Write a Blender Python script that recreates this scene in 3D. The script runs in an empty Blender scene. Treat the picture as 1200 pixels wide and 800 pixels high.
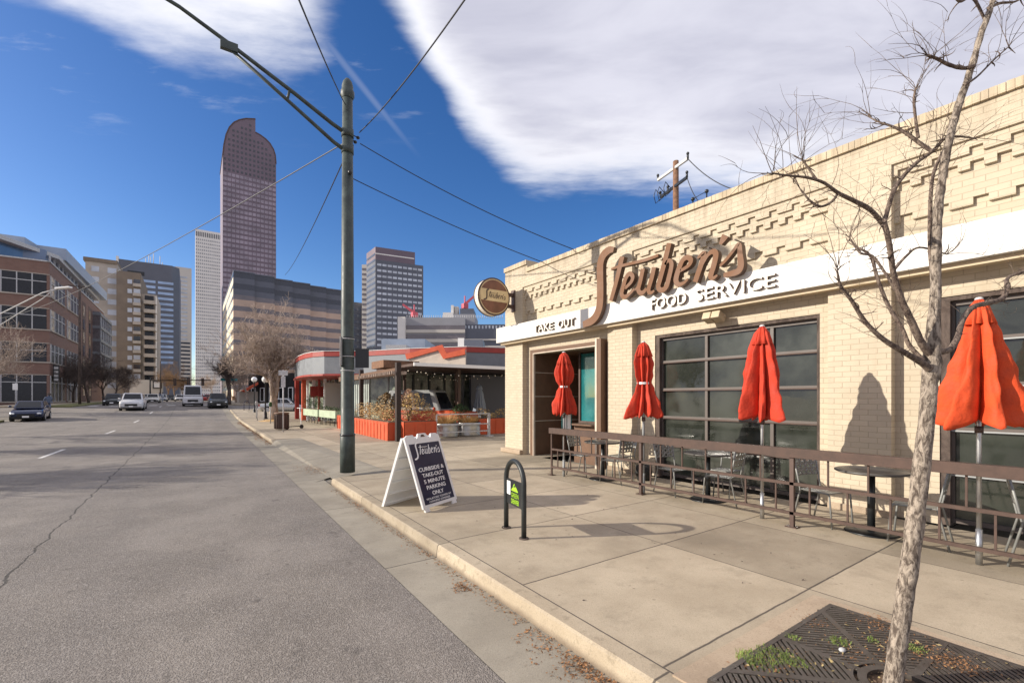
import bpy, bmesh, math, random
from mathutils import Vector, Matrix
random.seed(7)
R = math.radians
PI = math.pi
scene = bpy.context.scene
COL = scene.collection

# ------------------------------------------------------------------ camera
YAW = R(35); CY, SY = math.cos(YAW), math.sin(YAW)
FPX = 535.0; HOR = 465.5                      # focal length and horizon of the photograph (1200 px wide)
cam_d = bpy.data.cameras.new('camera'); cam = bpy.data.objects.new('camera', cam_d); COL.objects.link(cam)
cam.location = (0, 0, 1.7); cam.rotation_euler = (R(90), 0, -YAW)
cam_d.sensor_width = 36; cam_d.lens = 36*FPX/1200; cam_d.shift_y = (HOR-400)/1200
cam_d.clip_start = .05; cam_d.clip_end = 6000
scene.camera = cam
scene.view_settings.view_transform = 'Standard'; scene.view_settings.look = 'None'
scene.view_settings.gamma = 1; scene.view_settings.exposure = 0.37
scene.render.engine = 'CYCLES'; scene.cycles.use_denoising = True
scene.cycles.max_bounces = 6; scene.cycles.transparent_max_bounces = 8

def at(px, d):                                # a plan point from a bearing and a depth
    r = (px-600)*d/FPX
    return Vector((r*CY+d*SY, -r*SY+d*CY, 0))
def hz(py, d): return 1.7-(py-HOR)*d/FPX
def wallY(px, X):
    u = (px-600)/FPX; return X*(CY-u*SY)/(SY+u*CY)
def wallP(px, py, X):
    Y = wallY(px, X); return Y, hz(py, X*SY+Y*CY)

# ------------------------------------------------------------------ sun and sky
SUN_EL = R(21.5)
to_sun = Vector((-math.cos(R(28))*math.cos(SUN_EL), math.sin(R(28))*math.cos(SUN_EL), math.sin(SUN_EL)))
sl = bpy.data.lights.new('sun', 'SUN'); sun = bpy.data.objects.new('sun', sl); COL.objects.link(sun)
sl.energy = 4.7; sl.angle = R(.5); sl.color = (1, .915, .79)
sun.rotation_euler = to_sun.to_track_quat('Z', 'Y').to_euler()

world = bpy.data.worlds.new('World'); scene.world = world; world.use_nodes = True
def N(nt, t, **kw):
    n = nt.nodes.new(t)
    for k, v in kw.items():
        if k.startswith('i_'):
            k2 = k[2:]; n.inputs[int(k2) if k2.isdigit() else k2].default_value = v
        else: setattr(n, k, v)
    return n
def L(nt, a, b): nt.links.new(a, b)
def M2(nt, op, a, b=None, c=None, clamp=False):
    n = nt.nodes.new('ShaderNodeMath'); n.operation = op; n.use_clamp = clamp
    for i, v in enumerate((a, b, c)):
        if v is None: continue
        if isinstance(v, (int, float)): n.inputs[i].default_value = v
        else: nt.links.new(v, n.inputs[i])
    return n.outputs[0]
def smooth(nt, v, lo, hi, a=0., b=1.):
    n = nt.nodes.new('ShaderNodeMapRange'); n.interpolation_type = 'SMOOTHSTEP'
    nt.links.new(v, n.inputs[0])
    for i, x in enumerate((lo, hi, a, b)): n.inputs[i+1].default_value = x
    return n.outputs[0]
def mixc(nt, f, a, b, bt='MIX'):
    n = nt.nodes.new('ShaderNodeMix'); n.data_type = 'RGBA'; n.blend_type = bt
    if isinstance(f, (int, float)): n.inputs[0].default_value = f
    else: nt.links.new(f, n.inputs[0])
    for i, v in ((6, a), (7, b)):
        if isinstance(v, tuple): n.inputs[i].default_value = (*v, 1) if len(v) == 3 else v
        else: nt.links.new(v, n.inputs[i])
    return n.outputs[2]
def world_nodes():
    nt = world.node_tree; nt.nodes.clear()
    out = N(nt, 'ShaderNodeOutputWorld'); bg = N(nt, 'ShaderNodeBackground')
    sky = N(nt, 'ShaderNodeTexSky'); sky.sky_type = 'NISHITA'; sky.sun_disc = False
    sky.sun_elevation = SUN_EL; sky.sun_rotation = math.atan2(to_sun.x, to_sun.y)
    sky.altitude = 1600; sky.air_density = 1.0; sky.dust_density = 2.2; sky.ozone_density = 1.6
    tc = N(nt, 'ShaderNodeTexCoord'); g = tc.outputs['Generated']
    def dot(v):
        n = N(nt, 'ShaderNodeVectorMath', operation='DOT_PRODUCT'); L(nt, g, n.inputs[0]); n.inputs[1].default_value = v
        return n.outputs['Value']
    z = M2(nt, 'MAXIMUM', dot((0, 0, 1)), .03)
    a = M2(nt, 'DIVIDE', dot((CY, -SY, 0)), z)      # cloud deck coordinates: across and away
    b = M2(nt, 'DIVIDE', dot((SY, CY, 0)), z)
    cx = N(nt, 'ShaderNodeCombineXYZ'); L(nt, a, cx.inputs[0]); L(nt, b, cx.inputs[1])
    no = N(nt, 'ShaderNodeTexNoise', i_Scale=1.5, i_Detail=7., i_Roughness=.5); L(nt, cx.outputs[0], no.inputs['Vector'])
    mp = N(nt, 'ShaderNodeMapping'); L(nt, cx.outputs[0], mp.inputs[0]); mp.inputs['Scale'].default_value = (1.2, 3.2, 1); mp.inputs['Rotation'].default_value = (0, 0, R(-28))
    no2 = N(nt, 'ShaderNodeTexNoise', i_Scale=2.6, i_Detail=8., i_Roughness=.6); L(nt, mp.outputs[0], no2.inputs['Vector'])
    edge = smooth(nt, a, -.42, .12, 1.42, 2.27)
    left = smooth(nt, a, -1.5, -.95, .55, 0)
    bay = M2(nt, 'MULTIPLY', smooth(nt, a, -.62, -.36, 0, 1), smooth(nt, a, -.36, -.16, 1, 0))
    t = M2(nt, 'SUBTRACT', M2(nt, 'SUBTRACT', edge, left), b)
    t = M2(nt, 'SUBTRACT', t, M2(nt, 'MULTIPLY', bay, .32))
    t = M2(nt, 'ADD', t, M2(nt, 'MULTIPLY', M2(nt, 'SUBTRACT', no.outputs[0], .5), .55))
    soft = smooth(nt, a, -.3, .1, .34, .46)
    dens = M2(nt, 'DIVIDE', M2(nt, 'ADD', t, .05), soft)
    dn = smooth(nt, M2(nt, 'ADD', dens, M2(nt, 'MULTIPLY', M2(nt, 'SUBTRACT', no2.outputs[0], .5), .9)), 0, 1.1)
    # thin streaks and a fading vapour trail
    st = M2(nt, 'MULTIPLY', smooth(nt, no2.outputs[0], .56, .8), smooth(nt, b, 1.2, 1.9, .45, .0))
    ln = M2(nt, 'ABSOLUTE', M2(nt, 'ADD', M2(nt, 'SUBTRACT', a, M2(nt, 'MULTIPLY', b, .22)), .806))
    ct = M2(nt, 'MULTIPLY', smooth(nt, ln, .002, .02, .10, 0), M2(nt, 'MULTIPLY', smooth(nt, b, 1.1, 1.25), smooth(nt, b, 1.5, 1.95, 1, 0)))
    dn = M2(nt, 'MAXIMUM', M2(nt, 'MAXIMUM', dn, st), ct)
    inner = smooth(nt, M2(nt, 'ADD', t, M2(nt, 'MULTIPLY', M2(nt, 'SUBTRACT', no2.outputs[0], .5), .5)), .12, .75)
    mp3 = N(nt, 'ShaderNodeMapping'); L(nt, cx.outputs[0], mp3.inputs[0]); mp3.inputs['Scale'].default_value = (1.0, 1.9, 1); mp3.inputs['Rotation'].default_value = (0, 0, R(35))
    no3 = N(nt, 'ShaderNodeTexNoise', i_Scale=1.3, i_Detail=7., i_Roughness=.55, i_Distortion=.4); L(nt, mp3.outputs[0], no3.inputs['Vector'])
    core = mixc(nt, smooth(nt, no3.outputs[0], .34, .68), (4.4, 4.45, 5.4), (6.1, 6.1, 6.95))
    ccol = mixc(nt, inner, (8.6, 8.6, 9.0), core)
    hs = N(nt, 'ShaderNodeHueSaturation', i_Hue=.511, i_Saturation=1.34, i_Value=1.3); L(nt, sky.outputs[0], hs.inputs['Color'])
    col = mixc(nt, dn, hs.outputs[0], ccol)
    L(nt, col, bg.inputs[0]); bg.inputs[1].default_value = .10
    L(nt, bg.outputs[0], out.inputs[0])
world_nodes()

# ------------------------------------------------------------------ materials
MATS = {}
def mat(name, col, rough=.7, metal=0., var=.12, vs=3., bump=0., bs=40., spec=.5, alpha=1., emit=0, col2=None, detail=6., coat=0):
    m = bpy.data.materials.new(name); m.use_nodes = True; nt = m.node_tree
    p = nt.nodes['Principled BSDF']; MATS[name] = m
    p.inputs['Roughness'].default_value = rough; p.inputs['Metallic'].default_value = metal
    p.inputs['Specular IOR Level'].default_value = spec
    tc = N(nt, 'ShaderNodeTexCoord'); no = N(nt, 'ShaderNodeTexNoise', i_Scale=vs, i_Detail=detail, i_Roughness=.6)
    L(nt, tc.outputs['Object'], no.inputs['Vector'])
    c1 = tuple(max(0, x*(1-var)) for x in col); c2 = tuple(x*(1+var) for x in (col2 or col))
    cr = smooth(nt, no.outputs[0], .3, .7)
    L(nt, mixc(nt, cr, c1, c2), p.inputs['Base Color'])
    L(nt, smooth(nt, no.outputs[0], .3, .7, max(.02, rough-.08), min(1, rough+.08)), p.inputs['Roughness'])
    if bump:
        n2 = N(nt, 'ShaderNodeTexNoise', i_Scale=bs, i_Detail=5.); L(nt, tc.outputs['Object'], n2.inputs['Vector'])
        bp = N(nt, 'ShaderNodeBump', i_Strength=bump, i_Distance=.01); L(nt, n2.outputs[0], bp.inputs['Height']); L(nt, bp.outputs[0], p.inputs['Normal'])
    if alpha < 1: p.inputs['Alpha'].default_value = alpha
    if coat: p.inputs['Coat Weight'].default_value = coat
    if emit:
        p.inputs['Emission Color'].default_value = (*col, 1); p.inputs['Emission Strength'].default_value = emit
    return m
def world_xyz(nt):
    g = N(nt, 'ShaderNodeNewGeometry'); s = N(nt, 'ShaderNodeSeparateXYZ'); L(nt, g.outputs['Position'], s.inputs[0])
    return g.outputs['Position'], s.outputs

def asphalt():
    m = mat('asphalt', (.17, .155, .14), .9); nt = m.node_tree; p = nt.nodes['Principled BSDF']
    pos, (x, y, z) = world_xyz(nt)
    def noise(sc, de=5, v=pos, ro=.6):
        n = N(nt, 'ShaderNodeTexNoise', i_Scale=sc, i_Detail=float(de), i_Roughness=ro); L(nt, v, n.inputs['Vector']); return n.outputs[0]
    fine = noise(70, 4, pos, .75); mid = noise(.9, 8)
    mp = N(nt, 'ShaderNodeMapping'); L(nt, pos, mp.inputs[0]); mp.inputs['Scale'].default_value = (.9, .07, 1)
    trk = noise(1.0, 4, mp.outputs[0])
    vo = N(nt, 'ShaderNodeTexVoronoi', i_Scale=85.); L(nt, pos, vo.inputs['Vector'])
    agg = smooth(nt, vo.outputs['Distance'], .1, .7, 1, 0)
    col = mixc(nt, smooth(nt, mid, .3, .7), (.168, .146, .126), (.268, .236, .205))
    col = mixc(nt, smooth(nt, trk, .4, .68, 0, .55), col, (.15, .132, .12))
    col = mixc(nt, M2(nt, 'MULTIPLY', smooth(nt, fine, .46, .66), .62), col, (.46, .42, .38))
    col = mixc(nt, M2(nt, 'MULTIPLY', agg, .55), col, (.06, .055, .05))
    col = mixc(nt, smooth(nt, noise(4.3, 5), .63, .72, 0, .55), col, (.075, .065, .058))
    wob = M2(nt, 'MULTIPLY', M2(nt, 'SUBTRACT', noise(1.1, 7), .5), .55)
    wob2 = M2(nt, 'MULTIPLY', M2(nt, 'SUBTRACT', noise(6, 5), .5), .06)
    def crack(coord, off, w, amp=1.):
        d = M2(nt, 'ABSOLUTE', M2(nt, 'ADD', M2(nt, 'ADD', coord, M2(nt, 'MULTIPLY', wob, amp)), M2(nt, 'ADD', wob2, -off)))
        return smooth(nt, d, w*.4, w, .85, 0)
    ck = crack(x, -1.55, .016, .5)
    ck = M2(nt, 'MAXIMUM', ck, crack(x, -5.9, .014, .7))
    br = noise(.35, 2)
    for off in (12.3, 21.4, 33.0, 47.):
        ck = M2(nt, 'MAXIMUM', ck, M2(nt, 'MULTIPLY', crack(y, off, .022, 1.5), smooth(nt, br, .42, .5)))
    ck = M2(nt, 'MULTIPLY', ck, smooth(nt, y, 60, 70, 1, 0))
    col = mixc(nt, ck, col, (.04, .036, .032))
    L(nt, col, p.inputs['Base Color'])
    bp = N(nt, 'ShaderNodeBump', i_Strength=.55, i_Distance=.006)
    L(nt, M2(nt, 'SUBTRACT', fine, M2(nt, 'ADD', ck, agg)), bp.inputs['Height']); L(nt, bp.outputs[0], p.inputs['Normal'])
    return m
def concrete(name, c1, c2, joints=None, dirt=0):
    m = mat(name, c1, .85); nt = m.node_tree; p = nt.nodes['Principled BSDF']
    pos, (x, y, z) = world_xyz(nt)
    def noise(sc, de=5, ro=.6):
        n = N(nt, 'ShaderNodeTexNoise', i_Scale=sc, i_Detail=float(de), i_Roughness=ro); L(nt, pos, n.inputs['Vector']); return n.outputs[0]
    col = mixc(nt, smooth(nt, noise(1.1, 8, .65), .32, .68), c1, c2)
    col = mixc(nt, smooth(nt, noise(2.7, 9, .75), .5, .66, 0, .42), col, tuple(v*.72 for v in c1))
    col = mixc(nt, smooth(nt, noise(.45, 4), .52, .7, 0, .5), col, tuple(v*.62 for v in c1))
    col = mixc(nt, smooth(nt, noise(60, 4), .5, .75, 0, .35), col, tuple(v*.5 for v in c1))
    col = mixc(nt, smooth(nt, noise(130, 2), .55, .7, 0, .4), col, tuple(v*.45 for v in c1))
    col = mixc(nt, smooth(nt, noise(7, 8, .75), .58, .72, 0, .55), col, tuple(v*.66 for v in c1))
    spot = N(nt, 'ShaderNodeTexVoronoi', i_Scale=2.1, i_Randomness=1.); L(nt, pos, spot.inputs['Vector'])
    col = mixc(nt, smooth(nt, M2(nt, 'ADD', spot.outputs['Distance'], M2(nt, 'MULTIPLY', noise(30, 2), .03)), .028, .045, .7, 0), col, (.07, .06, .055))
    col = mixc(nt, smooth(nt, noise(22, 6, .8), .55, .72, 0, .28), col, tuple(v*1.25 for v in c2))
    if dirt:
        lowz = smooth(nt, M2(nt, 'ADD', z, M2(nt, 'MULTIPLY', noise(4, 6), .06)), -.12, -.05, .75, 0)
        col = mixc(nt, lowz, col, (.12, .085, .06))
        fl_ = smooth(nt, noise(9, 5, .7), .56, .62, 0, .5); col = mixc(nt, fl_, col, tuple(v*.62 for v in c1))
    gum = N(nt, 'ShaderNodeTexVoronoi', i_Scale=4.3, i_Randomness=1.); L(nt, pos, gum.inputs['Vector'])
    col = mixc(nt, smooth(nt, gum.outputs['Distance'], .05, .075, .5, 0), col, tuple(v*.5 for v in c1))
    h = noise(90, 4)
    if joints:
        wv = M2(nt, 'MULTIPLY', M2(nt, 'SUBTRACT', noise(5, 6), .5), .02)
        j = None
        xo, ys, y0, y1 = joints
        for xx in xo:
            xs_ = M2(nt, 'SUBTRACT', x, M2(nt, 'MULTIPLY', y, .018)) if xx < 2.45 else x
            d = smooth(nt, M2(nt, 'ABSOLUTE', M2(nt, 'ADD', M2(nt, 'SUBTRACT', xs_, xx), M2(nt, 'MULTIPLY', wv, .4 if xx < 2.45 else 1.))), .004, .009, 1, 0)
            j = d if j is None else M2(nt, 'MAXIMUM', j, d)
        ym = M2(nt, 'PINGPONG', M2(nt, 'ADD', M2(nt, 'SUBTRACT', y, y0), wv), ys/2)
        j = M2(nt, 'MAXIMUM', j, smooth(nt, ym, .005, .011, 1, 0))
        col = mixc(nt, M2(nt, 'MULTIPLY', j, .85), col, (.055, .045, .038))
        # each slab its own tone
        ix = None
        for xx in xo:
            s_ = M2(nt, 'GREATER_THAN', x, xx); ix = s_ if ix is None else M2(nt, 'ADD', ix, s_)
        iy = M2(nt, 'FLOOR', M2(nt, 'DIVIDE', M2(nt, 'SUBTRACT', y, y0), ys))
        cx = N(nt, 'ShaderNodeCombineXYZ'); L(nt, ix, cx.inputs[0]); L(nt, iy, cx.inputs[1])
        wn = N(nt, 'ShaderNodeTexWhiteNoise', noise_dimensions='2D'); L(nt, cx.outputs[0], wn.inputs['Vector'])
        hs = N(nt, 'ShaderNodeHueSaturation'); L(nt, col, hs.inputs['Color']); L(nt, smooth(nt, wn.outputs[0], 0, 1, .80, 1.10), hs.inputs['Value'])
        col = hs.outputs[0]
        h = M2(nt, 'SUBTRACT', h, M2(nt, 'MULTIPLY', j, 3))
    L(nt, col, p.inputs['Base Color'])
    bp = N(nt, 'ShaderNodeBump', i_Strength=.35, i_Distance=.006); L(nt, h, bp.inputs['Height']); L(nt, bp.outputs[0], p.inputs['Normal'])
    return m
def brick(name, c1, c2, mortar, w, h, ms=.012, axes='YZ', bump=.6, chips=0.):
    m = mat(name, c1, .75); nt = m.node_tree; p = nt.nodes['Principled BSDF']
    pos, o = world_xyz(nt); cx = N(nt, 'ShaderNodeCombineXYZ')
    if axes == 'YZ': L(nt, o[1], cx.inputs[0])
    else: L(nt, M2(nt, 'ADD', o[0], o[1]), cx.inputs[0])
    L(nt, o[2], cx.inputs[1])
    bt = N(nt, 'ShaderNodeTexBrick', i_Scale=1., i_5=ms, i_6=.1, i_7=0., i_8=w, i_9=h)
    bt.inputs['Mortar Size'].default_value = ms; bt.inputs['Mortar Smooth'].default_value = .3
    bt.inputs['Brick Width'].default_value = w; bt.inputs['Row Height'].default_value = h
    bt.inputs['Color1'].default_value = (*c1, 1); bt.inputs['Color2'].default_value = (*c2, 1); bt.inputs['Mortar'].default_value = (*mortar, 1)
    n0 = N(nt, 'ShaderNodeTexNoise', i_Scale=3., i_Detail=4.); L(nt, pos, n0.inputs['Vector'])
    va = N(nt, 'ShaderNodeVectorMath', operation='MULTIPLY_ADD'); L(nt, n0.outputs['Color'], va.inputs[0]); va.inputs[1].default_value = (.012, .012, 0); L(nt, cx.outputs[0], va.inputs[2])
    L(nt, va.outputs[0], bt.inputs['Vector'])
    n = N(nt, 'ShaderNodeTexNoise', i_Scale=1.3, i_Detail=9., i_Roughness=.65); L(nt, pos, n.inputs['Vector'])
    col = mixc(nt, smooth(nt, n.outputs[0], .4, .75, 0, .3), bt.outputs[0], tuple(v*.72 for v in c1))
    if chips:
        top = smooth(nt, M2(nt, 'ADD', o[2], M2(nt, 'MULTIPLY', n.outputs[0], 1.6)), 5.75, 6.25, 0, .5)
        mp = N(nt, 'ShaderNodeMapping'); L(nt, pos, mp.inputs[0]); mp.inputs['Scale'].default_value = (1, 3.2, .35)
        ns = N(nt, 'ShaderNodeTexNoise', i_Scale=1.6, i_Detail=7., i_Roughness=.7); L(nt, mp.outputs[0], ns.inputs['Vector'])
        col = mixc(nt, M2(nt, 'MULTIPLY', top, smooth(nt, ns.outputs[0], .42, .62)), col, (.27, .215, .15))
        col = mixc(nt, smooth(nt, ns.outputs[0], .56, .75, 0, .28), col, (.34, .27, .18))
    n3 = N(nt, 'ShaderNodeTexNoise', i_Scale=14., i_Detail=6., i_Roughness=.7); L(nt, pos, n3.inputs['Vector'])
    if chips: col = mixc(nt, smooth(nt, n3.outputs[0], .675, .70, 0, chips), col, (.23, .12, .07))
    L(nt, col, p.inputs['Base Color'])
    bp = N(nt, 'ShaderNodeBump', i_Strength=bump, i_Distance=.012)
    L(nt, M2(nt, 'ADD', M2(nt, 'SUBTRACT', 1, bt.outputs['Fac']), M2(nt, 'MULTIPLY', n3.outputs[0], .5)), bp.inputs['Height']); L(nt, bp.outputs[0], p.inputs['Normal'])
    return m
def barkmat(name, c1, c2, sc=14):
    m = mat(name, c1, .9); nt = m.node_tree; p = nt.nodes['Principled BSDF']
    tc = N(nt, 'ShaderNodeTexCoord'); mp = N(nt, 'ShaderNodeMapping'); L(nt, tc.outputs['Object'], mp.inputs[0]); mp.inputs['Scale'].default_value = (1, 1, .42)
    n = N(nt, 'ShaderNodeTexNoise', i_Scale=float(sc*2.6), i_Detail=8., i_Roughness=.7, i_Distortion=.6); L(nt, mp.outputs[0], n.inputs['Vector'])
    L(nt, mixc(nt, smooth(nt, n.outputs[0], .38, .62), c1, c2), p.inputs['Base Color'])
    bp = N(nt, 'ShaderNodeBump', i_Strength=1., i_Distance=.02); L(nt, n.outputs[0], bp.inputs['Height']); L(nt, bp.outputs[0], p.inputs['Normal'])
    return m

asphalt()
concrete('sidewalk_concrete', (.365, .30, .215), (.47, .395, .29), joints=((2.40, 4.49, 6.18), 1.53, 1.81, 0))
concrete('curb_concrete', (.38, .31, .22), (.47, .395, .29), joints=((9.9,), 3.06, 1.76, 0), dirt=1)
concrete('gutter_concrete', (.255, .225, .178), (.335, .30, .24), joints=((-9.9,), 3.06, 1.76, 0))
concrete('border_concrete', (.42, .32, .225), (.50, .40, .29))
concrete('plinth_concrete', (.36, .27, .19), (.46, .37, .27))
brick('cream_brick', (.505, .43, .32), (.555, .475, .355), (.425, .355, .255), .215, .0805, .0045, chips=.55)
brick('cream_coping', (.54, .445, .31), (.58, .48, .34), (.4, .31, .22), .2, .3, .002, chips=.6, bump=.2)
brick('red_brick', (.215, .12, .092), (.25, .142, .108), (.21, .145, .12), .5, .16, .02, axes='XY', bump=.3)
mat('white_band', (.70, .68, .64), .5, var=.03, vs=1.5)
mat('cream_paint', (.53, .43, .29), .6, var=.06)
mat('script_brown', (.175, .08, .036), .7, var=.05)
mat('script_edge', (.10, .055, .035), .5)
mat('letter_cream', (.80, .74, .64), .5, var=.03)
mat('brown_metal', (.145, .08, .048), .6, var=.12, vs=6, spec=.4)
mat('rail_brown', (.088, .056, .045), .65, var=.18, vs=9, spec=.3)
mat('dark_brown', (.085, .05, .04), .5, var=.15)
mat('joint_cream', (.62, .52, .42), .5)
mat('teal_glass', (.02, .16, .17), .08, var=.25, vs=1.6, spec=.8)
mat('door_rail', (.105, .085, .075), .55)
mat('door_glass', (.032, .037, .03), .09, var=.35, vs=1.3, spec=.9, bump=.10, bs=2.2)
mat('sign_return', (.20, .14, .10), .6)
mat('diner_glass', (.03, .035, .03), .15, var=.5, vs=1.1, spec=.7, col2=(.22, .25, .2))  # pale greenish mottling paints tree reflections into the glass colour
mat('dark_glass', (.012, .014, .018), .14, var=.3, spec=.45)
mat('blue_glass', (.10, .16, .27), .15, var=.25, vs=.2, spec=.9)
mat('black_metal', (.018, .02, .022), .35, var=.2, spec=.5)
mat('green_pole', (.045, .06, .055), .5, var=.35, vs=5)
mat('aluminium', (.55, .56, .57), .35, .9, var=.1)
mat('grey_paint', (.30, .31, .31), .5, var=.1)
mat('dark_post', (.03, .017, .014), .6)
mat('chair_metal', (.27, .275, .265), .5, .35, var=.15)
mat('orange_cloth', (.62, .068, .013), .8, var=.12, vs=7, bump=.7, bs=28)
mat('red_cloth', (.50, .038, .013), .8, var=.14, vs=7, bump=.7, bs=28)
mat('white_plastic', (.74, .74, .73), .45, var=.05)
mat('navy', (.012, .018, .05), .35, var=.2)
mat('paper_white', (.85, .85, .84), .6, var=.02)
mat('lime', (.35, .62, .03), .5, var=.03)
mat('wood_pole', (.20, .105, .06), .85, var=.3, vs=9)
mat('weather_grey', (.52, .52, .52), .7, var=.2, vs=8)
mat('rack_black', (.022, .026, .026), .4, var=.2)
mat('rubber', (.02, .02, .02), .8)
mat('wire_grey', (.13, .13, .135), .6)
mat('wire_black', (.015, .015, .016), .6)
mat('orange_paint', (.58, .095, .035), .5, var=.1)
mat('red_paint', (.34, .04, .03), .5, var=.1)
mat('steel_grey', (.20, .215, .235), .6, .2, var=.1)
mat('beige_panel', (.58, .50, .42), .7)
mat('grate_iron', (.07, .06, .052), .5, var=.3, vs=12, spec=.45)
mat('soil', (.14, .09, .055), .95, var=.4, vs=14, bump=.8, bs=60)
mat('leaf_brown', (.27, .135, .06), .9, var=.5, vs=40)
mat('grass_green', (.16, .22, .05), .85, var=.4, vs=8)
mat('grass_dry', (.34, .26, .12), .9, var=.4, vs=8)
mat('shrub_green', (.05, .10, .03), .8, var=.5, vs=6)
mat('lawn', (.16, .16, .06), .95, var=.5, vs=2)
barkmat('bark_light', (.10, .075, .058), (.46, .385, .31), 16)
barkmat('bark_twig', (.085, .055, .045), (.27, .205, .16), 20)
barkmat('bark_far', (.24, .18, .14), (.50, .40, .33), 2)
barkmat('bark_dark', (.055, .04, .034), (.12, .09, .075), 2)
barkmat('twig_rust', (.16, .09, .045), (.30, .19, .10), 2)

# ------------------------------------------------------------------ mesh helpers
class MB:
    def __init__(s): s.v = []; s.f = []; s.sm = []
    def add(s, vs, fs, smooth=False):
        o = len(s.v); s.v += [Vector(v) for v in vs]; s.f += [[i+o for i in f] for f in fs]; s.sm += [smooth]*len(fs)
        return s
    def box(s, a, b):
        x0, y0, z0 = [min(p, q) for p, q in zip(a, b)]; x1, y1, z1 = [max(p, q) for p, q in zip(a, b)]
        return s.add([(x0,y0,z0),(x1,y0,z0),(x1,y1,z0),(x0,y1,z0),(x0,y0,z1),(x1,y0,z1),(x1,y1,z1),(x0,y1,z1)],
                     [(0,3,2,1),(4,5,6,7),(0,1,5,4),(1,2,6,5),(2,3,7,6),(3,0,4,7)])
    def obox(s, c, ax, ay, az):                     # centre and three half-axis vectors
        c, ax, ay, az = map(Vector, (c, ax, ay, az))
        vs = [c+i*ax+j*ay+k*az for k in (-1, 1) for j in (-1, 1) for i in (-1, 1)]
        return s.add(vs, [(0,2,3,1),(4,5,7,6),(0,1,5,4),(1,3,7,5),(3,2,6,7),(2,0,4,6)])
    def beam(s, p, q, w, h, up=(0, 0, 1)):
        p, q = Vector(p), Vector(q); d = (q-p); l = d.length/2; d.normalize(); u = Vector(up)
        sd = d.cross(u)
        if sd.length < 1e-4: sd = Vector((1, 0, 0))
        sd.normalize(); u = sd.cross(d).normalized()
        return s.obox((p+q)/2, d*l, sd*w/2, u*h/2)
    def tube(s, pts, rad, n=8, cap=True, smooth=True):
        pts = [Vector(p) for p in pts]; k = len(pts)
        if isinstance(rad, (int, float)): rad = [rad]*k
        o = len(s.v); prev = None
        for i, p in enumerate(pts):
            t = (pts[min(i+1, k-1)]-pts[max(i-1, 0)])
            if t.length < 1e-9: t = Vector((0, 0, 1))
            t.normalize()
            if prev is None:
                a = t.orthogonal().normalized()
            else:
                a = prev-t*prev.dot(t)
                a = a.normalized() if a.length > 1e-6 else t.orthogonal().normalized()
            prev = a; b = t.cross(a)
            for j in range(n):
                th = 2*PI*j/n; s.v.append(p+(a*math.cos(th)+b*math.sin(th))*rad[i])
        for i in range(k-1):
            for j in range(n):
                s.f.append([o+i*n+j, o+i*n+(j+1) % n, o+(i+1)*n+(j+1) % n, o+(i+1)*n+j]); s.sm.append(smooth)
        if cap:
            s.f.append([o+j for j in range(n)][::-1]); s.sm.append(False)
            s.f.append([o+(k-1)*n+j for j in range(n)]); s.sm.append(False)
        return s
    def cyl(s, p, q, r, r2=None, n=16, smooth=True): return s.tube([p, q], [r, r if r2 is None else r2], n, True, smooth)
    def prism(s, poly, z0, z1):                     # plan polygon
        n = len(poly); vs = [(p[0], p[1], z0) for p in poly]+[(p[0], p[1], z1) for p in poly]
        return s.add(vs, [list(range(n))[::-1], list(range(n, 2*n))]+[(i, (i+1) % n, n+(i+1) % n, n+i) for i in range(n)])
    def extr(s, pts, vec):                          # planar 3-D polygon pushed along vec
        n = len(pts); vec = Vector(vec); pts = [Vector(p) for p in pts]
        return s.add(pts+[p+vec for p in pts], [list(range(n))[::-1], list(range(n, 2*n))]+[(i, (i+1) % n, n+(i+1) % n, n+i) for i in range(n)])
    def lathe(s, prof, c=(0, 0, 0), n=20, fn=None, smooth=True, cap=False):
        o = len(s.v); c = Vector(c)
        for (r, z) in prof:
            for j in range(n):
                th = 2*PI*j/n; rr = r if fn is None else fn(r, z, th)
                s.v.append(c+Vector((rr*math.cos(th), rr*math.sin(th), z)))
        for i in range(len(prof)-1):
            for j in range(n):
                s.f.append([o+i*n+j, o+i*n+(j+1) % n, o+(i+1)*n+(j+1) % n, o+(i+1)*n+j]); s.sm.append(smooth)
        if cap:
            s.f.append([o+j for j in range(n)][::-1]); s.sm.append(False)
            s.f.append([o+(len(prof)-1)*n+j for j in range(n)]); s.sm.append(False)
        return s
    def ball(s, c, r, n=10, m=6, sc=(1, 1, 1)):
        c = Vector(c); o = len(s.v)
        for i in range(m+1):
            ph = PI*i/m
            for j in range(n):
                th = 2*PI*j/n
                s.v.append(c+Vector((r*sc[0]*math.sin(ph)*math.cos(th), r*sc[1]*math.sin(ph)*math.sin(th), r*sc[2]*math.cos(ph))))
        for i in range(m):
            for j in range(n):
                s.f.append([o+i*n+j, o+(i+1)*n+j, o+(i+1)*n+(j+1) % n, o+i*n+(j+1) % n]); s.sm.append(True)
        return s
    def build(s, name, material, parent=None, world=False, bevel=0, kind=None, fix=False):
        me = bpy.data.meshes.new(name)
        off = parent.location if (parent and world) else Vector((0, 0, 0))
        me.from_pydata([v-off for v in s.v], [], s.f)
        me.polygons.foreach_set('use_smooth', s.sm)
        if fix:
            bm = bmesh.new(); bm.from_mesh(me); bmesh.ops.recalc_face_normals(bm, faces=bm.faces); bm.to_mesh(me); bm.free()
        me.update()
        o = bpy.data.objects.new(name, me); COL.objects.link(o)
        me.materials.append(MATS[material] if isinstance(material, str) else material)
        if parent: o.parent = parent
        if bevel:
            b = o.modifiers.new('bevel', 'BEVEL'); b.width = bevel; b.segments = 2; b.limit_method = 'ANGLE'
        if kind: o['kind'] = kind
        return o
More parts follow.
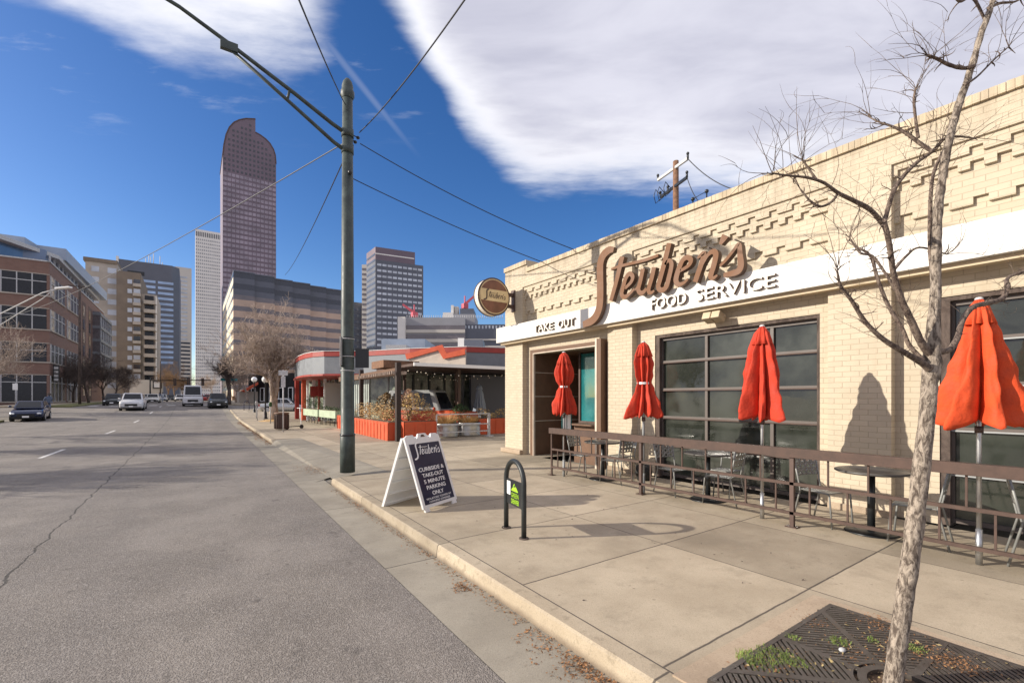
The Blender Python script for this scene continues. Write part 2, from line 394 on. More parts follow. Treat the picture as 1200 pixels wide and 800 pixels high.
def thing(name, label, cat, loc=(0, 0, 0), rz=0, group=None):
    o = bpy.data.objects.new(name, None); COL.objects.link(o); o.location = Vector(loc); o.rotation_euler = (0, 0, rz)
    o.empty_display_size = .2
    return tag(o, label, cat, group)
def tag(o, label=None, cat=None, group=None):
    if label: o['label'] = label
    if cat: o['category'] = cat
    if group: o['group'] = group
    return o
def dup(root, loc, rz=0, label=None, group=None):
    def cp(o, par):
        c = o.copy(); COL.objects.link(c); c.parent = par
        for ch in [x for x in bpy.data.objects if x.parent == o]: cp(ch, c)
        return c
    r = root.copy(); COL.objects.link(r); r.location = Vector(loc); r.rotation_euler = (0, 0, rz)
    for ch in [x for x in bpy.data.objects if x.parent == root]: cp(ch, r)
    if label: r['label'] = label
    if group: r['group'] = group
    return r
def text_mesh(body, size, name, material, parent, origin, ux, uz, depth=.01, align='CENTER', bold=0., width=None, world=True):
    """letters standing on a plane: ux = reading direction, uz = up, thickness towards the reader"""
    cu = bpy.data.curves.new(name, 'FONT'); cu.body = body; cu.size = size; cu.align_x = align; cu.extrude = depth/2; cu.offset = bold
    cu.resolution_u = 3
    t = bpy.data.objects.new('tmp', cu); COL.objects.link(t)
    dg = bpy.context.evaluated_depsgraph_get(); me = bpy.data.meshes.new_from_object(t.evaluated_get(dg)); COL.objects.unlink(t); bpy.data.objects.remove(t)
    xs = [v.co.x for v in me.vertices]; sx = 1.
    if width: sx = width/(max(xs)-min(xs))
    ux = Vector(ux).normalized(); uz = Vector(uz).normalized(); n = ux.cross(uz)
    og = Vector(origin)-(parent.location if (parent and world) else Vector((0, 0, 0)))
    for v in me.vertices: v.co = og+ux*v.co.x*sx+uz*v.co.y+n*v.co.z
    me.name = name; o = bpy.data.objects.new(name, me); COL.objects.link(o); me.materials.clear(); me.materials.append(MATS[material])
    if parent: o.parent = parent
    return o
def stroke(mb, pts, widths, o, ux, uz, front, back, sub=5):
    """thick ribbon along a 2-D line (u, v) on a plane; front/back are offsets along the outward normal"""
    ux = Vector(ux); uz = Vector(uz); n = ux.cross(uz); o = Vector(o)
    P = [Vector(p) for p in pts]; k = len(P)
    if isinstance(widths, (int, float)): widths = [widths]*k
    out = []; W = []
    for i in range(k-1):
        p0, p1, p2, p3 = P[max(i-1, 0)], P[i], P[i+1], P[min(i+2, k-1)]
        for j in range(sub):
            t = j/sub
            out.append(.5*((2*p1)+(p2-p0)*t+(2*p0-5*p1+4*p2-p3)*t*t+(3*p1-p0-3*p2+p3)*t**3)); W.append(widths[i]*(1-t)+widths[i+1]*t)
    out.append(P[-1]); W.append(widths[-1])
    Ls, Rs = [], []
    for i, p in enumerate(out):
        t = out[min(i+1, len(out)-1)]-out[max(i-1, 0)]
        t.normalize(); nn = Vector((-t.y, t.x)); Ls.append(p+nn*W[i]/2); Rs.append(p-nn*W[i]/2)
    m = len(out); vs = []
    for off in (front, back):
        for q in Ls+Rs: vs.append(o+ux*q.x+uz*q.y+n*off)
    f = []
    for i in range(m-1):
        f.append((i, m+i, m+i+1, i+1)); f.append((2*m+i, 2*m+i+1, 3*m+i+1, 3*m+i))
        f.append((i, i+1, 2*m+i+1, 2*m+i)); f.append((m+i, 3*m+i, 3*m+i+1, m+i+1))
    f.append((0, 2*m, 3*m, m)); f.append((m-1, 2*m-1, 4*m-1, 3*m-1))
    mb.add(vs, f)

# ------------------------------------------------------------------ ground
def gz(Y):                                          # the street climbs gently beyond the first block
    P = [(-60, 0), (38, 0), (46, .12), (58, .52), (66, .82), (80, .95), (150, 1.05), (3000, 1.1)]
    for (a, za), (b, zb) in zip(P, P[1:]):
        if Y <= b: return za+(zb-za)*max(0, (Y-a))/(b-a)
    return P[-1][1]
YS = [-60, -20, 0, 10, 20, 30, 38, 42, 46, 50, 54, 58, 62, 66, 72, 80, 110, 150, 300, 3000]
def sk(Y): return .018*Y                             # the street runs a degree off the shop front
def ribbon(mb, x0, x1, Y0, Y1, z, skew=True, th=0):
    ys = sorted(set([Y0, Y1]+[y for y in YS if Y0 < y < Y1])); vs = []; f = []
    for y in ys:
        s_ = sk(y) if skew else 0
        vs += [(x0+s_ if not callable(x0) else x0(y), y, gz(y)+z), (x1+s_ if not callable(x1) else x1(y), y, gz(y)+z)]
    for i in range(len(ys)-1): f.append((2*i, 2*i+1, 2*i+3, 2*i+2))
    n = len(vs)
    if th:
        vs += [(v[0], v[1], v[2]-th) for v in vs]
        for i in range(len(ys)-1):
            a = 2*i; f.append((a, a+2, n+a+2, n+a)); f.append((a+1, n+a+1, n+a+3, a+3))
        f.append((0, n, n+1, 1)); e = n-2; f.append((e, e+1, n+e+1, n+e))
    mb.add(vs, f)
g = MB()
vs = []; f = []
for y in YS: vs += [(-2500, y, gz(y)-.17), (2500, y, gz(y)-.17)]
for i in range(len(YS)-1): f.append((2*i, 2*i+1, 2*i+3, 2*i+2))
g.add(vs, f); g.build('ground', 'gutter_concrete', kind='structure')
g = MB(); ribbon(g, -11.6, 1.62, -60, 600, -.15); g.build('road', 'asphalt', kind='structure')
g = MB(); ribbon(g, 1.62, 2.22, -60, 600, -.146); g.build('gutter', 'gutter_concrete', kind='structure')
g = MB(); ribbon(g, 2.23, lambda y: 40, 56.0, 68, -.15); ribbon(g, -60, -11.62, 52, 66, -.15); g.build('cross_street', 'asphalt', kind='structure')
# kerb of the near block, with its rounded end at the driveway
def kerb(Y0, Y1, name, e0=0, e1=0):
    mb = MB(); n = 14
    prof = [(0, -.15), (.006, -.10), (.016, -.018), (.034, -.002), (.17, 0), (.17, -.15)]
    ys = []; y = Y0
    while y < Y1-.001: ys.append(y); y += 1.0 if Y1-Y0 > 3 else .5
    ys.append(Y1)
    if e1: ys = [v for v in ys if v < Y1-e1]+[Y1-e1+e1*t for t in (0, .25, .5, .75, 1)]
    if e0: ys = [Y0+e0*t for t in (0, .25, .5, .75, 1)]+[v for v in ys if v > Y0+e0]
    o = len(mb.v)
    for y in ys:
        k = 1.
        if e1 and y > Y1-e1: k = max(.04, 1-(y-(Y1-e1))/e1)
        if e0 and y < Y0+e0: k = max(.04, (y-Y0)/e0)
        dx = .5*(1-k)**2 if e1 else 0
        for (px, pz) in prof: mb.v.append(Vector((2.22+sk(y)+px+dx, y, gz(y)-.15+(pz+.15)*k)))
    m = len(prof)
    for i in range(len(ys)-1):
        for j in range(m-1): mb.f.append([o+i*m+j, o+i*m+j+1, o+(i+1)*m+j+1, o+(i+1)*m+j][::-1]); mb.sm.append(False)
    mb.f.append([o+j for j in range(m)]); mb.sm.append(False); mb.f.append([o+(len(ys)-1)*m+j for j in range(m)][::-1]); mb.sm.append(False)
    return mb.build(name, 'curb_concrete', kind='structure')
kerb(-12, 10.9, 'kerb', e1=.9)
kerb(20, 56, 'kerb', e0=.8)
# pavement sheets
g = MB()
ribbon(g, 2.39, lambda y: 8.1, -12, 10.1, 0, th=.15)
g.build('sidewalk', 'sidewalk_concrete', kind='structure')
g = MB()                                             # driveway apron falling to the gutter, and the lot behind it
vs = [(2.23+sk(y), y, -.14) for y in (10.1, 21)]+[(3.6, y, -.004) for y in (21, 10.1)]
g.add([(2.42, 10.1, -.02), (2.6, 11, -.135), (2.55, 20, -.135), (2.78, 20.8, -.02), (3.7, 20.8, -.002), (3.7, 10.1, -.002)], [(5, 4, 3, 2, 1, 0)])
g.add([(2.2, 10.6, -.142), (2.6, 11, -.135), (2.55, 20, -.135), (2.5, 20.4, -.142)], [(0, 1, 2, 3)])
g.build('driveway_apron', 'gutter_concrete', kind='structure')
g = MB(); g.add([(3.7, 10.1, 0), (30, 10.1, 0), (30, 20.8, 0), (3.7, 20.8, 0)], [(0, 1, 2, 3)])
g.build('driveway', 'sidewalk_concrete', kind='structure')
g = MB(); ribbon(g, 2.39, lambda y: 9.5, 20.8, 56, 0, th=.14); ribbon(g, lambda y: 9.52, lambda y: 40, 20.8, 56, -.004)
g.build('sidewalk', 'sidewalk_concrete', kind='structure')
g = MB(); ribbon(g, 2.39, lambda y: 40, 68, 500, 0, th=.14); g.build('sidewalk', 'sidewalk_concrete', kind='structure')
g = MB(); ribbon(g, -18, -14.0, 66, 400, 0, th=.15); ribbon(g, -24, -14.0, -30, 50, 0, th=.15)
g.build('sidewalk', 'sidewalk_concrete', kind='structure')
g = MB(); ribbon(g, -14, -11.6, 66, 190, -.01, th=.14); ribbon(g, -14, -11.6, -30, 46.5, -.01, th=.14); g.build('grass_verge', 'lawn', kind='structure')
# lane markings
g = MB()
for lane, y0 in ((-4.15, 19.6),):
    y = y0
    while y < 150:
        ribbon(g, lane-.06, lane+.06, y, y+2.9, -.145); y += 11.2
ribbon(g, -9.8, -9.3, 24, 27.5, -.145)
for i in range(7): ribbon(g, -11+i*1.8, -10.2+i*1.8, 69.5, 72, -.145)
mat('road_paint', (.62, .6, .56), .7, var=.35, vs=9)
g.build('lane_marking', 'road_paint', kind='structure')
# litter in the gutter and small debris
def leaves(name, label, spots, material, size=(.012, .03), up=.015):
    mb = MB()
    for (x, y, z) in spots:
        s_ = random.uniform(*size); a = random.uniform(0, 2*PI); t = Vector((math.cos(a), math.sin(a), random.uniform(-.5, .5)))
        u = Vector((-math.sin(a), math.cos(a), random.uniform(-.6, .6))); c = Vector((x, y, z+random.uniform(.002, up)))
        mb.add([c-t*s_, c-u*s_*.45, c+t*s_, c+u*s_*.45], [(0, 1, 2, 3)])
    o = mb.build(name, material); o['kind'] = 'stuff'; return tag(o, label, 'leaf litter')
sp = []
for i in range(2600):
    y = random.choice((random.uniform(.4, 2.9), random.uniform(1.2, 2.4), random.uniform(3.0, 9.5)))
    w = .20 if y < 2.9 else .09
    sp.append((2.20+sk(y)-abs(random.gauss(0, w*.6)), y, -.146))
for i in range(140): sp.append((2.12+sk(3.6)-abs(random.gauss(0, .06)), random.gauss(3.9, .07), -.146))
for i in range(900): sp.append((2.6+random.gauss(0, .25), random.gauss(12.4, .5), -.12))
leaves('leaf_litter', 'brown dry leaf litter lying in the gutter along the kerb', sp, 'leaf_brown', (.006, .017))
sp = [(2.2+sk(y)-abs(random.gauss(0, .09+.10*max(0, math.sin(y*.9)))), y, -.146) for y in [random.uniform(20, 44) for _ in range(1700)]]
leaves('leaf_litter', 'drifts of dry leaves by the far kerb beyond the driveway', sp, 'leaf_brown', (.015, .035), .04)
sp = [(random.uniform(2.6, 6), random.uniform(1.9, 6), .0) for _ in range(46)]
leaves('leaf_litter', 'few dark leaf scraps scattered on the pavement slabs', sp, 'bark_dark', (.008, .018), .006)

# ------------------------------------------------------------------ the shop
WX = 8.05
YL, YR = 11.87, -7.0
shop = thing('brick_restaurant', 'single-storey cream painted brick restaurant with white name band and roll-up glass doors', 'restaurant', (WX, YL, 0))
w = MB()
def wb(x0, y0, z0, y1, z1, back=WX+.45): w.box((x0, y0, z0), (back, y1, z1))
bay = WX+.18
# piers (proud) and bays (set back); openings: takeout alcove, two garage doors
TK = (10.612, 7.925, 2.98); G1 = (6.34, 3.16, 3.04); G2 = (1.73, -1.6, 3.04); G3 = (-3.3, -6.5, 3.04)
piers = [(YL, 10.95), (7.55, 6.82), (2.98, 2.2), (-1.95, -2.8)]
ZB = 3.41
for a, b in piers: wb(WX, a, 0, b, 4.17)
bays = [(10.95, 7.55, TK), (6.82, 2.98, G1), (2.2, -1.95, G2), (-2.8, YR, G3)]
for y0, y1, (o0, o1, oz) in bays:
    wb(bay, y0, 0, o0, 4.17); wb(bay, o0, oz, o1, 4.17); wb(bay, o1, 0, y1, 4.17)
# corbelled frieze: steps forward course by course to the parapet
for y0, y1, _ in bays:
    wb(WX+.13, y0, 4.265, y1, 4.62); wb(WX+.08, y0, 4.71, y1, 4.80); wb(WX+.038, y0, 4.88, y1, 4.97)
    for z0, z1, xa, xb, bl, gp in ((4.17, 4.265, .18, .13, .23, .14), (4.62, 4.71, .13, .08, .115, .125), (4.80, 4.88, .08, .038, .235, .125)):
        y = y0-.06; wb(WX+xb, y0, z0, y, z1)
        while y > y1+bl+gp:
            wb(WX+xa, y, z0, y-gp, z1); wb(WX+xb, y-gp, z0, y-gp-bl, z1); y -= bl+gp
        wb(WX+xb, y, z0, y1, z1)
for a, b in piers:
    wb(WX, a, 4.17, b, 4.97)
wb(WX, YL, 4.97, YR, 5.37)
wb(WX, YL, 5.37, 10.72, 5.60)
w.build('wall', 'cream_brick', shop, True)
w = MB(); y = YL+.02
while y > YR:
    top, bot = (5.73, 5.60) if y > 10.74 else (5.49, 5.372)
    j = random.uniform(-.004, .006)
    w.box((WX-.045+j, y, bot), (WX+.42, y-.069, top+j)); y -= .073
w.build('coping', 'cream_coping', shop, True)
w = MB()   # side wall, rear and roof deck
w.box((WX+.45, YL-.3, 0), (26, YL, 5.2)); w.box((WX+.45, YL-.3, 5.2), (11, YL, 5.55)); w.box((25.7, YR, 0), (26, YL-.3, 5.2))
w.build('side_wall', 'cream_brick', shop, True)
w = MB(); w.box((WX+.45, YR, 4.9), (25.7, YL-.3, 5.0)); w.build('roof', 'grey_paint', shop, True)
# plinth
w = MB()
w.box((WX-.12, YL+.1, 0), (WX-.002, 10.93, .14)); w.box((WX+.0, YL+.1, 0), (WX+3, YL+.005, .14))
w.build('plinth', 'plinth_concrete', shop, True, bevel=.03)
for a, b in piers[1:]:
    w = MB(); w.box((WX-.03, a, 0), (WX-.002, b, .1)); w.build('plinth', 'plinth_concrete', shop, True, bevel=.01)
# white band
w = MB(); w.box((7.80, 12.0, 3.395), (WX-.003, YR, 3.85)); w.box((WX-.003, 12.0, 3.395), (WX+.9, YL+.004, 3.85))
w.build('name_band', 'white_band', shop, True, bevel=.006)
# soffit ledge under the band
w = MB(); w.box((7.9, 11.9, 3.33), (WX-.004, YR, 3.392)); w.build('band_ledge', 'cream_paint', shop, True)
# alcove of the takeout door
X0 = bay
w = MB()
w.box((X0-.05, 10.75, 0), (X0-.004, 10.60, 3.09)); w.box((X0-.05, 10.60, 2.995), (X0-.004, 7.80, 3.09)); w.box((X0-.05, 7.935, 1.0), (X0-.004, 7.80, 2.995))
w.box((WX-.16, 7.74, .0), (X0-.004, 7.62, 3.09))
w.build('door_surround', 'brown_metal', shop, True)
w = MB()
w.box((X0-.07, 10.595, 0), (X0-.0, 10.57, 2.99)); w.box((X0-.07, 10.57, 2.965), (X0, 7.96, 2.99)); w.box((X0-.07, 7.96, 1.), (X0, 7.94, 2.965)); w.box((WX-.17, 7.80, 0), (X0, 7.745, 3.10))
w.build('surround_trim', 'joint_cream', shop, True)
w = MB(); w.box((X0, 10.6, 0), (10.1, 10.66, 3.05)); w.box((10.0, 10.6, 0), (10.05, 7.5, 3.05)); w.box((X0+.05, 7.935, 0), (10.05, 7.88, 3.05)); w.box((X0+.33, 10.6, 2.992), (10.0, 7.95, 3.05))
w.box((X0+.2, 8.25, 0), (X0+.26, 7.94, .98)); w.box((X0+.0, 8.9, .0), (X0+.2, 7.94, .98))
w.build('alcove_panels', 'brown_metal', shop, True)
w = MB()
for z in (1.0, 1.72, 2.42): w.box((X0, 10.598, z), (9.99, 10.59, z+.018))
w.build('panel_joint', 'joint_cream', shop, True)
w = MB(); w.box((9.2, 9.7, 1.02), (9.24, 7.95, 2.95)); w.box((9.2, 9.7, .15), (9.24, 7.95, .96)); tg = w.build('takeout_window', 'teal_glass', shop, True)
w = MB(); w.box((9.16, 9.72, .0), (9.26, 9.66, 3.0)); w.box((9.16, 8.8, 0), (9.198, 8.74, 3.)); w.box((9.16, 9.66, .95), (9.198, 7.95, 1.03)); w.build('window_frame', 'dark_brown', tg, False); tgf = [o for o in bpy.data.objects if o.parent == tg][0]; tgf.location = -shop.location
w = MB(); w.box((8.05, 8.95, .985), (8.6, 7.96, 1.02)); w.build('counter_ledge', 'brown_metal', shop, True)
# white lettering on the takeout glass
w = MB()
for k in range(5):
    y = 8.6-.09*k; stroke(w, [(0, 0), (.05, .05), (.09, 0), (.05, -.05), (0, 0)], .012, (9.195, y, 2.55-.09*k), (0, -1, 0), (0, 0, 1), .002, .0)
w.build('window_writing', 'paper_white', shop, True)
# garage doors
for gi, (o0, o1, oz) in enumerate((G1, G2, G3)):
    xd = WX+.3
    w = MB()
    w.box((bay+.02, o0+.0, 0), (xd+.08, o0-.10, oz)); w.box((bay+.02, o1+.05, 0), (xd+.08, o1, oz)); w.box((bay+.02, o0-.10, oz-.06), (xd+.08, o1+.05, oz))
    w.build('door_frame', 'bark_dark', shop, True)
    y0, y1 = o0-.10, o1+.05
    gl = MB(); gl.box((xd+.03, y0, .03), (xd+.045, y1, oz-.06)); gd = gl.build('garage_door', 'door_glass', shop, True)
    w = MB()
    for z in (.03, .66, 1.25, 1.84, 2.43): w.box((xd-.02, y0, z), (xd+.028, y1, z+.055))
    w.box((xd-.02, y0, oz-.12), (xd+.028, y1, oz-.06))
    nmull = 3 if gi == 0 else 4
    for k in range(nmull+1):
        y = y0+(y1-y0)*k/nmull
        if gi == 0 and k == 1: y = 5.2
        if gi == 0 and k == 2: y = 3.95
        w.box((xd-.014, y+.028, .03), (xd+.027, y-.028, oz-.1))
    r_ = w.build('rail', 'door_rail', gd, False); r_.location = -shop.location
    w = MB()
    for z in (.655, 1.245, 1.835, 2.425): w.box((xd-.03, y0, z), (xd-.021, y1, z+.02))
    r_ = w.build('aluminium_seam', 'grey_paint' if gi else 'rail_brown', gd, False); r_.location = -shop.location
# dim dining room behind the glass
# floodlight on the wall
fl = thing('wall_floodlight', 'cream twin box floodlight fixed under the white band between the words', 'light', (WX+.05, 4.84, 3.2), 0)
w = MB()
for dy in (-.09, .09): w.obox((-.1, dy, 0), Vector((.10, 0, -.04)), Vector((0, .082, 0)), Vector((.028, 0, .064)))
w.build('lamp_head', 'cream_paint', fl, bevel=.012)
w = MB(); w.box((-.06, -.09, -.06), (.07, .09, .05)); w.cyl((-.05, -.2, 0), (-.05, .2, 0), .02); w.build('bracket', 'cream_paint', fl)
# raised words on the band
LX = 7.795
def bandword(body, p0, p1, zb, size, label):
    y0, y1 = wallY(p0, 7.8), wallY(p1, 7.8)
    t = thing('band_lettering', label, 'sign letters', (7.8, (y0+y1)/2, zb))
    words = body.split(' '); ln = len(body); y = y0
    for wd in words:
        ww = (y0-y1)*(len(wd)/(ln-.25*(len(words)-1)))
        if wd is words[-1]: y = y1+ww
        o = text_mesh(wd, size, 'word', 'letter_cream', t, (7.740, y-ww/2, zb), (0, -1, 0), (0, 0, 1), .006, width=ww*.97, bold=.0015)
        text_mesh(wd, size, 'letter_return', 'sign_return', o, (7.773-t.location.x, y-ww/2-t.location.y, zb-t.location.z), (0, -1, 0), (0, 0, 1), .042, width=ww*.968, bold=.001, world=False)
        y -= ww
    return t
ya, za = wallP(766, 362.7, 7.8); yb, zb = wallP(911.7, 336, 7.8)
bandword('FOOD SERVICE', 764, 912, (za+zb)/2, .31, 'raised cream capitals FOOD SERVICE on the white band below the brown script')
ya, za = wallP(628.4, 389.6, 7.8)
bandword('TAKE OUT', 627, 675, za, .27, 'raised cream capitals TAKE OUT on the white band above the brown door surround')

# brown script sign, letters traced as brush strokes on the sign plane
XS = 7.66
def c4(x, y): return (680+x/6.67, 270+y/6.67)
def c2(x, y): return (680+x/5, 240+y/5)
def c5(x, y): return (770+x/7.27, 250+y/7.27)
SCRIPT = [
 ('S', [[c4(262,150), c4(225,155), c4(180,195), c4(157,262), c4(155,350), c4(157,450), c4(155,550), c4(147,610), c4(122,670), c4(85,708), c4(22,735)]], [[.10,.17,.2,.2,.2,.2,.2,.2,.2,.19,.15]]),
 ('t', [[c4(328,205), c4(300,330), c4(272,440), c4(240,550)], [c2(182,378), c2(225,362), c2(300,343), c2(380,324), c2(458,296)]], [[.17,.15,.14,.13], [.05,.08,.08,.08,.07]]),
 ('e', [[c4(352,452), c4(398,405), c4(412,362), c4(388,338), c4(358,372), c4(338,438), c4(325,498), c4(350,520), c4(395,488), c4(425,455)]], [[.09,.10,.12,.12,.13,.14,.13,.12,.08,.05]]),
 ('u', [[c4(425,470), c4(455,425), c4(488,330), c4(492,300)], [c4(490,300), c4(472,390), c4(455,465), c4(482,490), c4(520,455)], [c4(578,288), c4(560,370), c4(535,465), c4(552,488), c4(580,470)]], [[.04,.06,.1,.1], [.13,.13,.13,.12,.08], [.13,.13,.12,.09,.05]]),
 ('b', [[c2(522,225), c2(497,330), c2(470,430), c2(458,482), c2(478,500), c2(505,480), c2(522,420), c2(536,350), c2(520,325), c2(497,350)]], [[.14,.14,.14,.13,.13,.13,.13,.12,.09,.06]]),
 ('e', [[c5(200,490), c5(270,445), c5(290,400), c5(262,375), c5(220,400), c5(185,480), c5(163,565), c5(182,605), c5(225,595), c5(265,560)]], [[.07,.09,.12,.12,.12,.14,.14,.12,.08,.05]]),
 ('n', [[c5(345,382), c5(400,340), c5(378,430), c5(350,510), c5(325,585)], [c5(385,440), c5(430,360), c5(475,325), c5(502,350), c5(485,440), c5(458,530), c5(478,552), c5(515,525)]], [[.05,.12,.13,.13,.13], [.06,.08,.12,.13,.13,.13,.09,.04]]),
 ('q', [[c5(583,190), c5(562,225), c5(540,265)]], [[.17,.14,.06]]),
 ('s', [[c5(538,448), c5(590,395), c5(650,320), c5(700,262), c5(708,350), c5(715,440), c5(695,490), c5(640,512), c5(568,526)]], [[.06,.07,.07,.08,.12,.14,.14,.13,.09]]),
]
script_uv = []
for nm, sts, wds in SCRIPT:
    ss = []
    for st, wd in zip(sts, wds):
        pts = []
        for (px, py) in st:
            Y, Z = wallP(px, py, XS); pts.append((-(Y-8.3), Z-3.5))
        ss.append((pts, wd if nm == 'S' else [q*.79 for q in wd]))
    script_uv.append(ss)
sg = thing('script_sign', 'large brown metal script restaurant name standing proud above the white band', 'sign', (XS, 8.3, 3.5))
k = 0
for ss in script_uv:
    w = MB(); e = MB()
    for pts, wd in ss:
        k += 1; dz = (k % 5)*.0012
        stroke(w, pts, wd, (0, 0, 0), (0, -1, 0), (0, 0, 1), .006+dz, -.0+dz*.1)
        stroke(e, pts, [q*.985 for q in wd], (0, 0, 0), (0, -1, 0), (0, 0, 1), -.0005-dz*.1, -.105-dz)
    l = w.build('letter', 'script_brown', sg, fix=True)
    e.build('letter_return', 'script_edge', l, fix=True)
for (u, v) in ((.35, 1.2), (.6, .9), (1.3, .9), (1.9, .9), (2.5, 1.), (3.0, .95), (3.5, .95), (4.0, .95)):
    w = MB(); w.cyl((.1, -u, v), (.42, -u, v), .012, n=6); w.build('stand_off', 'dark_brown', sg)
def flat_script(mb, o, ux, uz, sc, front, thick=.0015, ww=1.):
    us = [p[0] for ss in script_uv for pts, _ in ss for p in pts]; vs_ = [p[1] for ss in script_uv for pts, _ in ss for p in pts]
    cu, cv = (min(us)+max(us))/2, (min(vs_)+max(vs_))/2
    k = 0
    for ss in script_uv:
        for pts, wd in ss:
            k += 1; d = (k % 4)*.0003
            stroke(mb, [((p[0]-cu)*sc, (p[1]-cv)*sc) for p in pts], [q*sc*ww for q in wd], o, ux, uz, front+thick+d, front, sub=3)

# round blade sign at the corner
bs = thing('round_blade_sign', 'round cream and brown double-faced name sign projecting from the corner', 'sign', (7.27, 11.3, 4.66))
RR = .54
def disc(mb, r, y0, y1, n=40, c=(0, 0)):
    mb.extr([(c[0]+r*math.cos(2*PI*i/n), y0, c[1]+r*math.sin(2*PI*i/n)) for i in range(n)], (0, y1-y0, 0))
w = MB(); disc(w, RR, 0, .24); w.build('cabinet', 'letter_cream', bs)
w = MB(); disc(w, RR+.015, -.012, .02); disc(w, RR+.015, .22, .252); w.build('rim', 'dark_brown', bs)
mat('sign_brown', (.20, .085, .05), .4, var=.25, vs=3); mat('sign_tan', (.72, .56, .30), .45)
w = MB(); disc(w, RR-.03, -.016, -.012); w.build('edge_line', 'sign_tan', bs)
w = MB(); disc(w, RR-.055, -.020, -.016); w.build('face', 'sign_brown', bs)
import math as _m
w = MB(); h = .17; n = 9; R2 = RR-.056; up = [(R2*_m.cos(a), R2*_m.sin(a)) for a in [math.asin(h/R2*(-1+2*i/n)) for i in range(n+1)]]
poly = [(x, z) for x, z in up]+[(-x, z) for x, z in reversed(up)]
w.extr([(x, -.024, z+.03) for x, z in poly], (0, .004, 0)); w.build('name_stripe', 'sign_tan', bs, fix=True)
w = MB(); flat_script(w, (0, -.0245, .03), (1, 0, 0), (0, 0, 1), .195, 0, ww=1.15); w.build('script_name', 'dark_brown', bs, fix=True)
w = MB(); w.box((.5, .06, .1), (.82, .16, .2)); w.box((.5, .06, -.25), (.82, .16, -.15)); w.box((.74, .02, -.35), (.8, .2, .3)); w.build('bracket', 'dark_brown', bs)

# ------------------------------------------------------------------ patio railing
rl = thing('patio_railing', 'long brown steel patio railing with a flat top board and staggered balusters', 'railing', (6.45, 7.7, 0))
w = MB(); w.box((6.38, 7.74, .915), (6.52, -4, .955)); w.box((6.385, 7.74, .955), (6.41, -4, 1.035)); 
w = MB(); w.box((6.40, 7.74, .915), (6.50, -4, 1.035)); w.build('top_board', 'rail_brown', rl, True, bevel=.004)
w = MB(); w.box((6.43, 7.7, .552), (6.475, -4, .59)); w.build('mid_rail', 'rail_brown', rl, True)
w = MB(); w.box((6.43, 7.7, .165), (6.475, -4, .203)); w.build('bottom_rail', 'rail_brown', rl, True)
posts = [7.70, 5.27, 2.80, .33, -2.1]
for y in posts:
    w = MB(); s_ = .016 if y == 7.7 else .025
    w.box((6.455-s_, y-s_, 0), (6.455+s_, y+s_, .915)); w.box((6.395, y-.07, 0), (6.515, y+.07, .012)); w.build('post', 'rail_brown' if y == 7.7 else 'dark_brown', rl, True)
for a, b in zip(posts, posts[1:]):
    for k in range(1, 6):
        y = a+(b-a)*k/6
        w = MB(); w.box((6.446, y-.0095, .59), (6.465, y+.0095, .915)); w.build('baluster', 'rail_brown', rl, True)
    for k in range(6):
        y = a+(b-a)*(k+.5)/6
        w = MB(); w.box((6.446, y-.0095, .203), (6.465, y+.0095, .552)); w.build('baluster', 'rail_brown', rl, True)

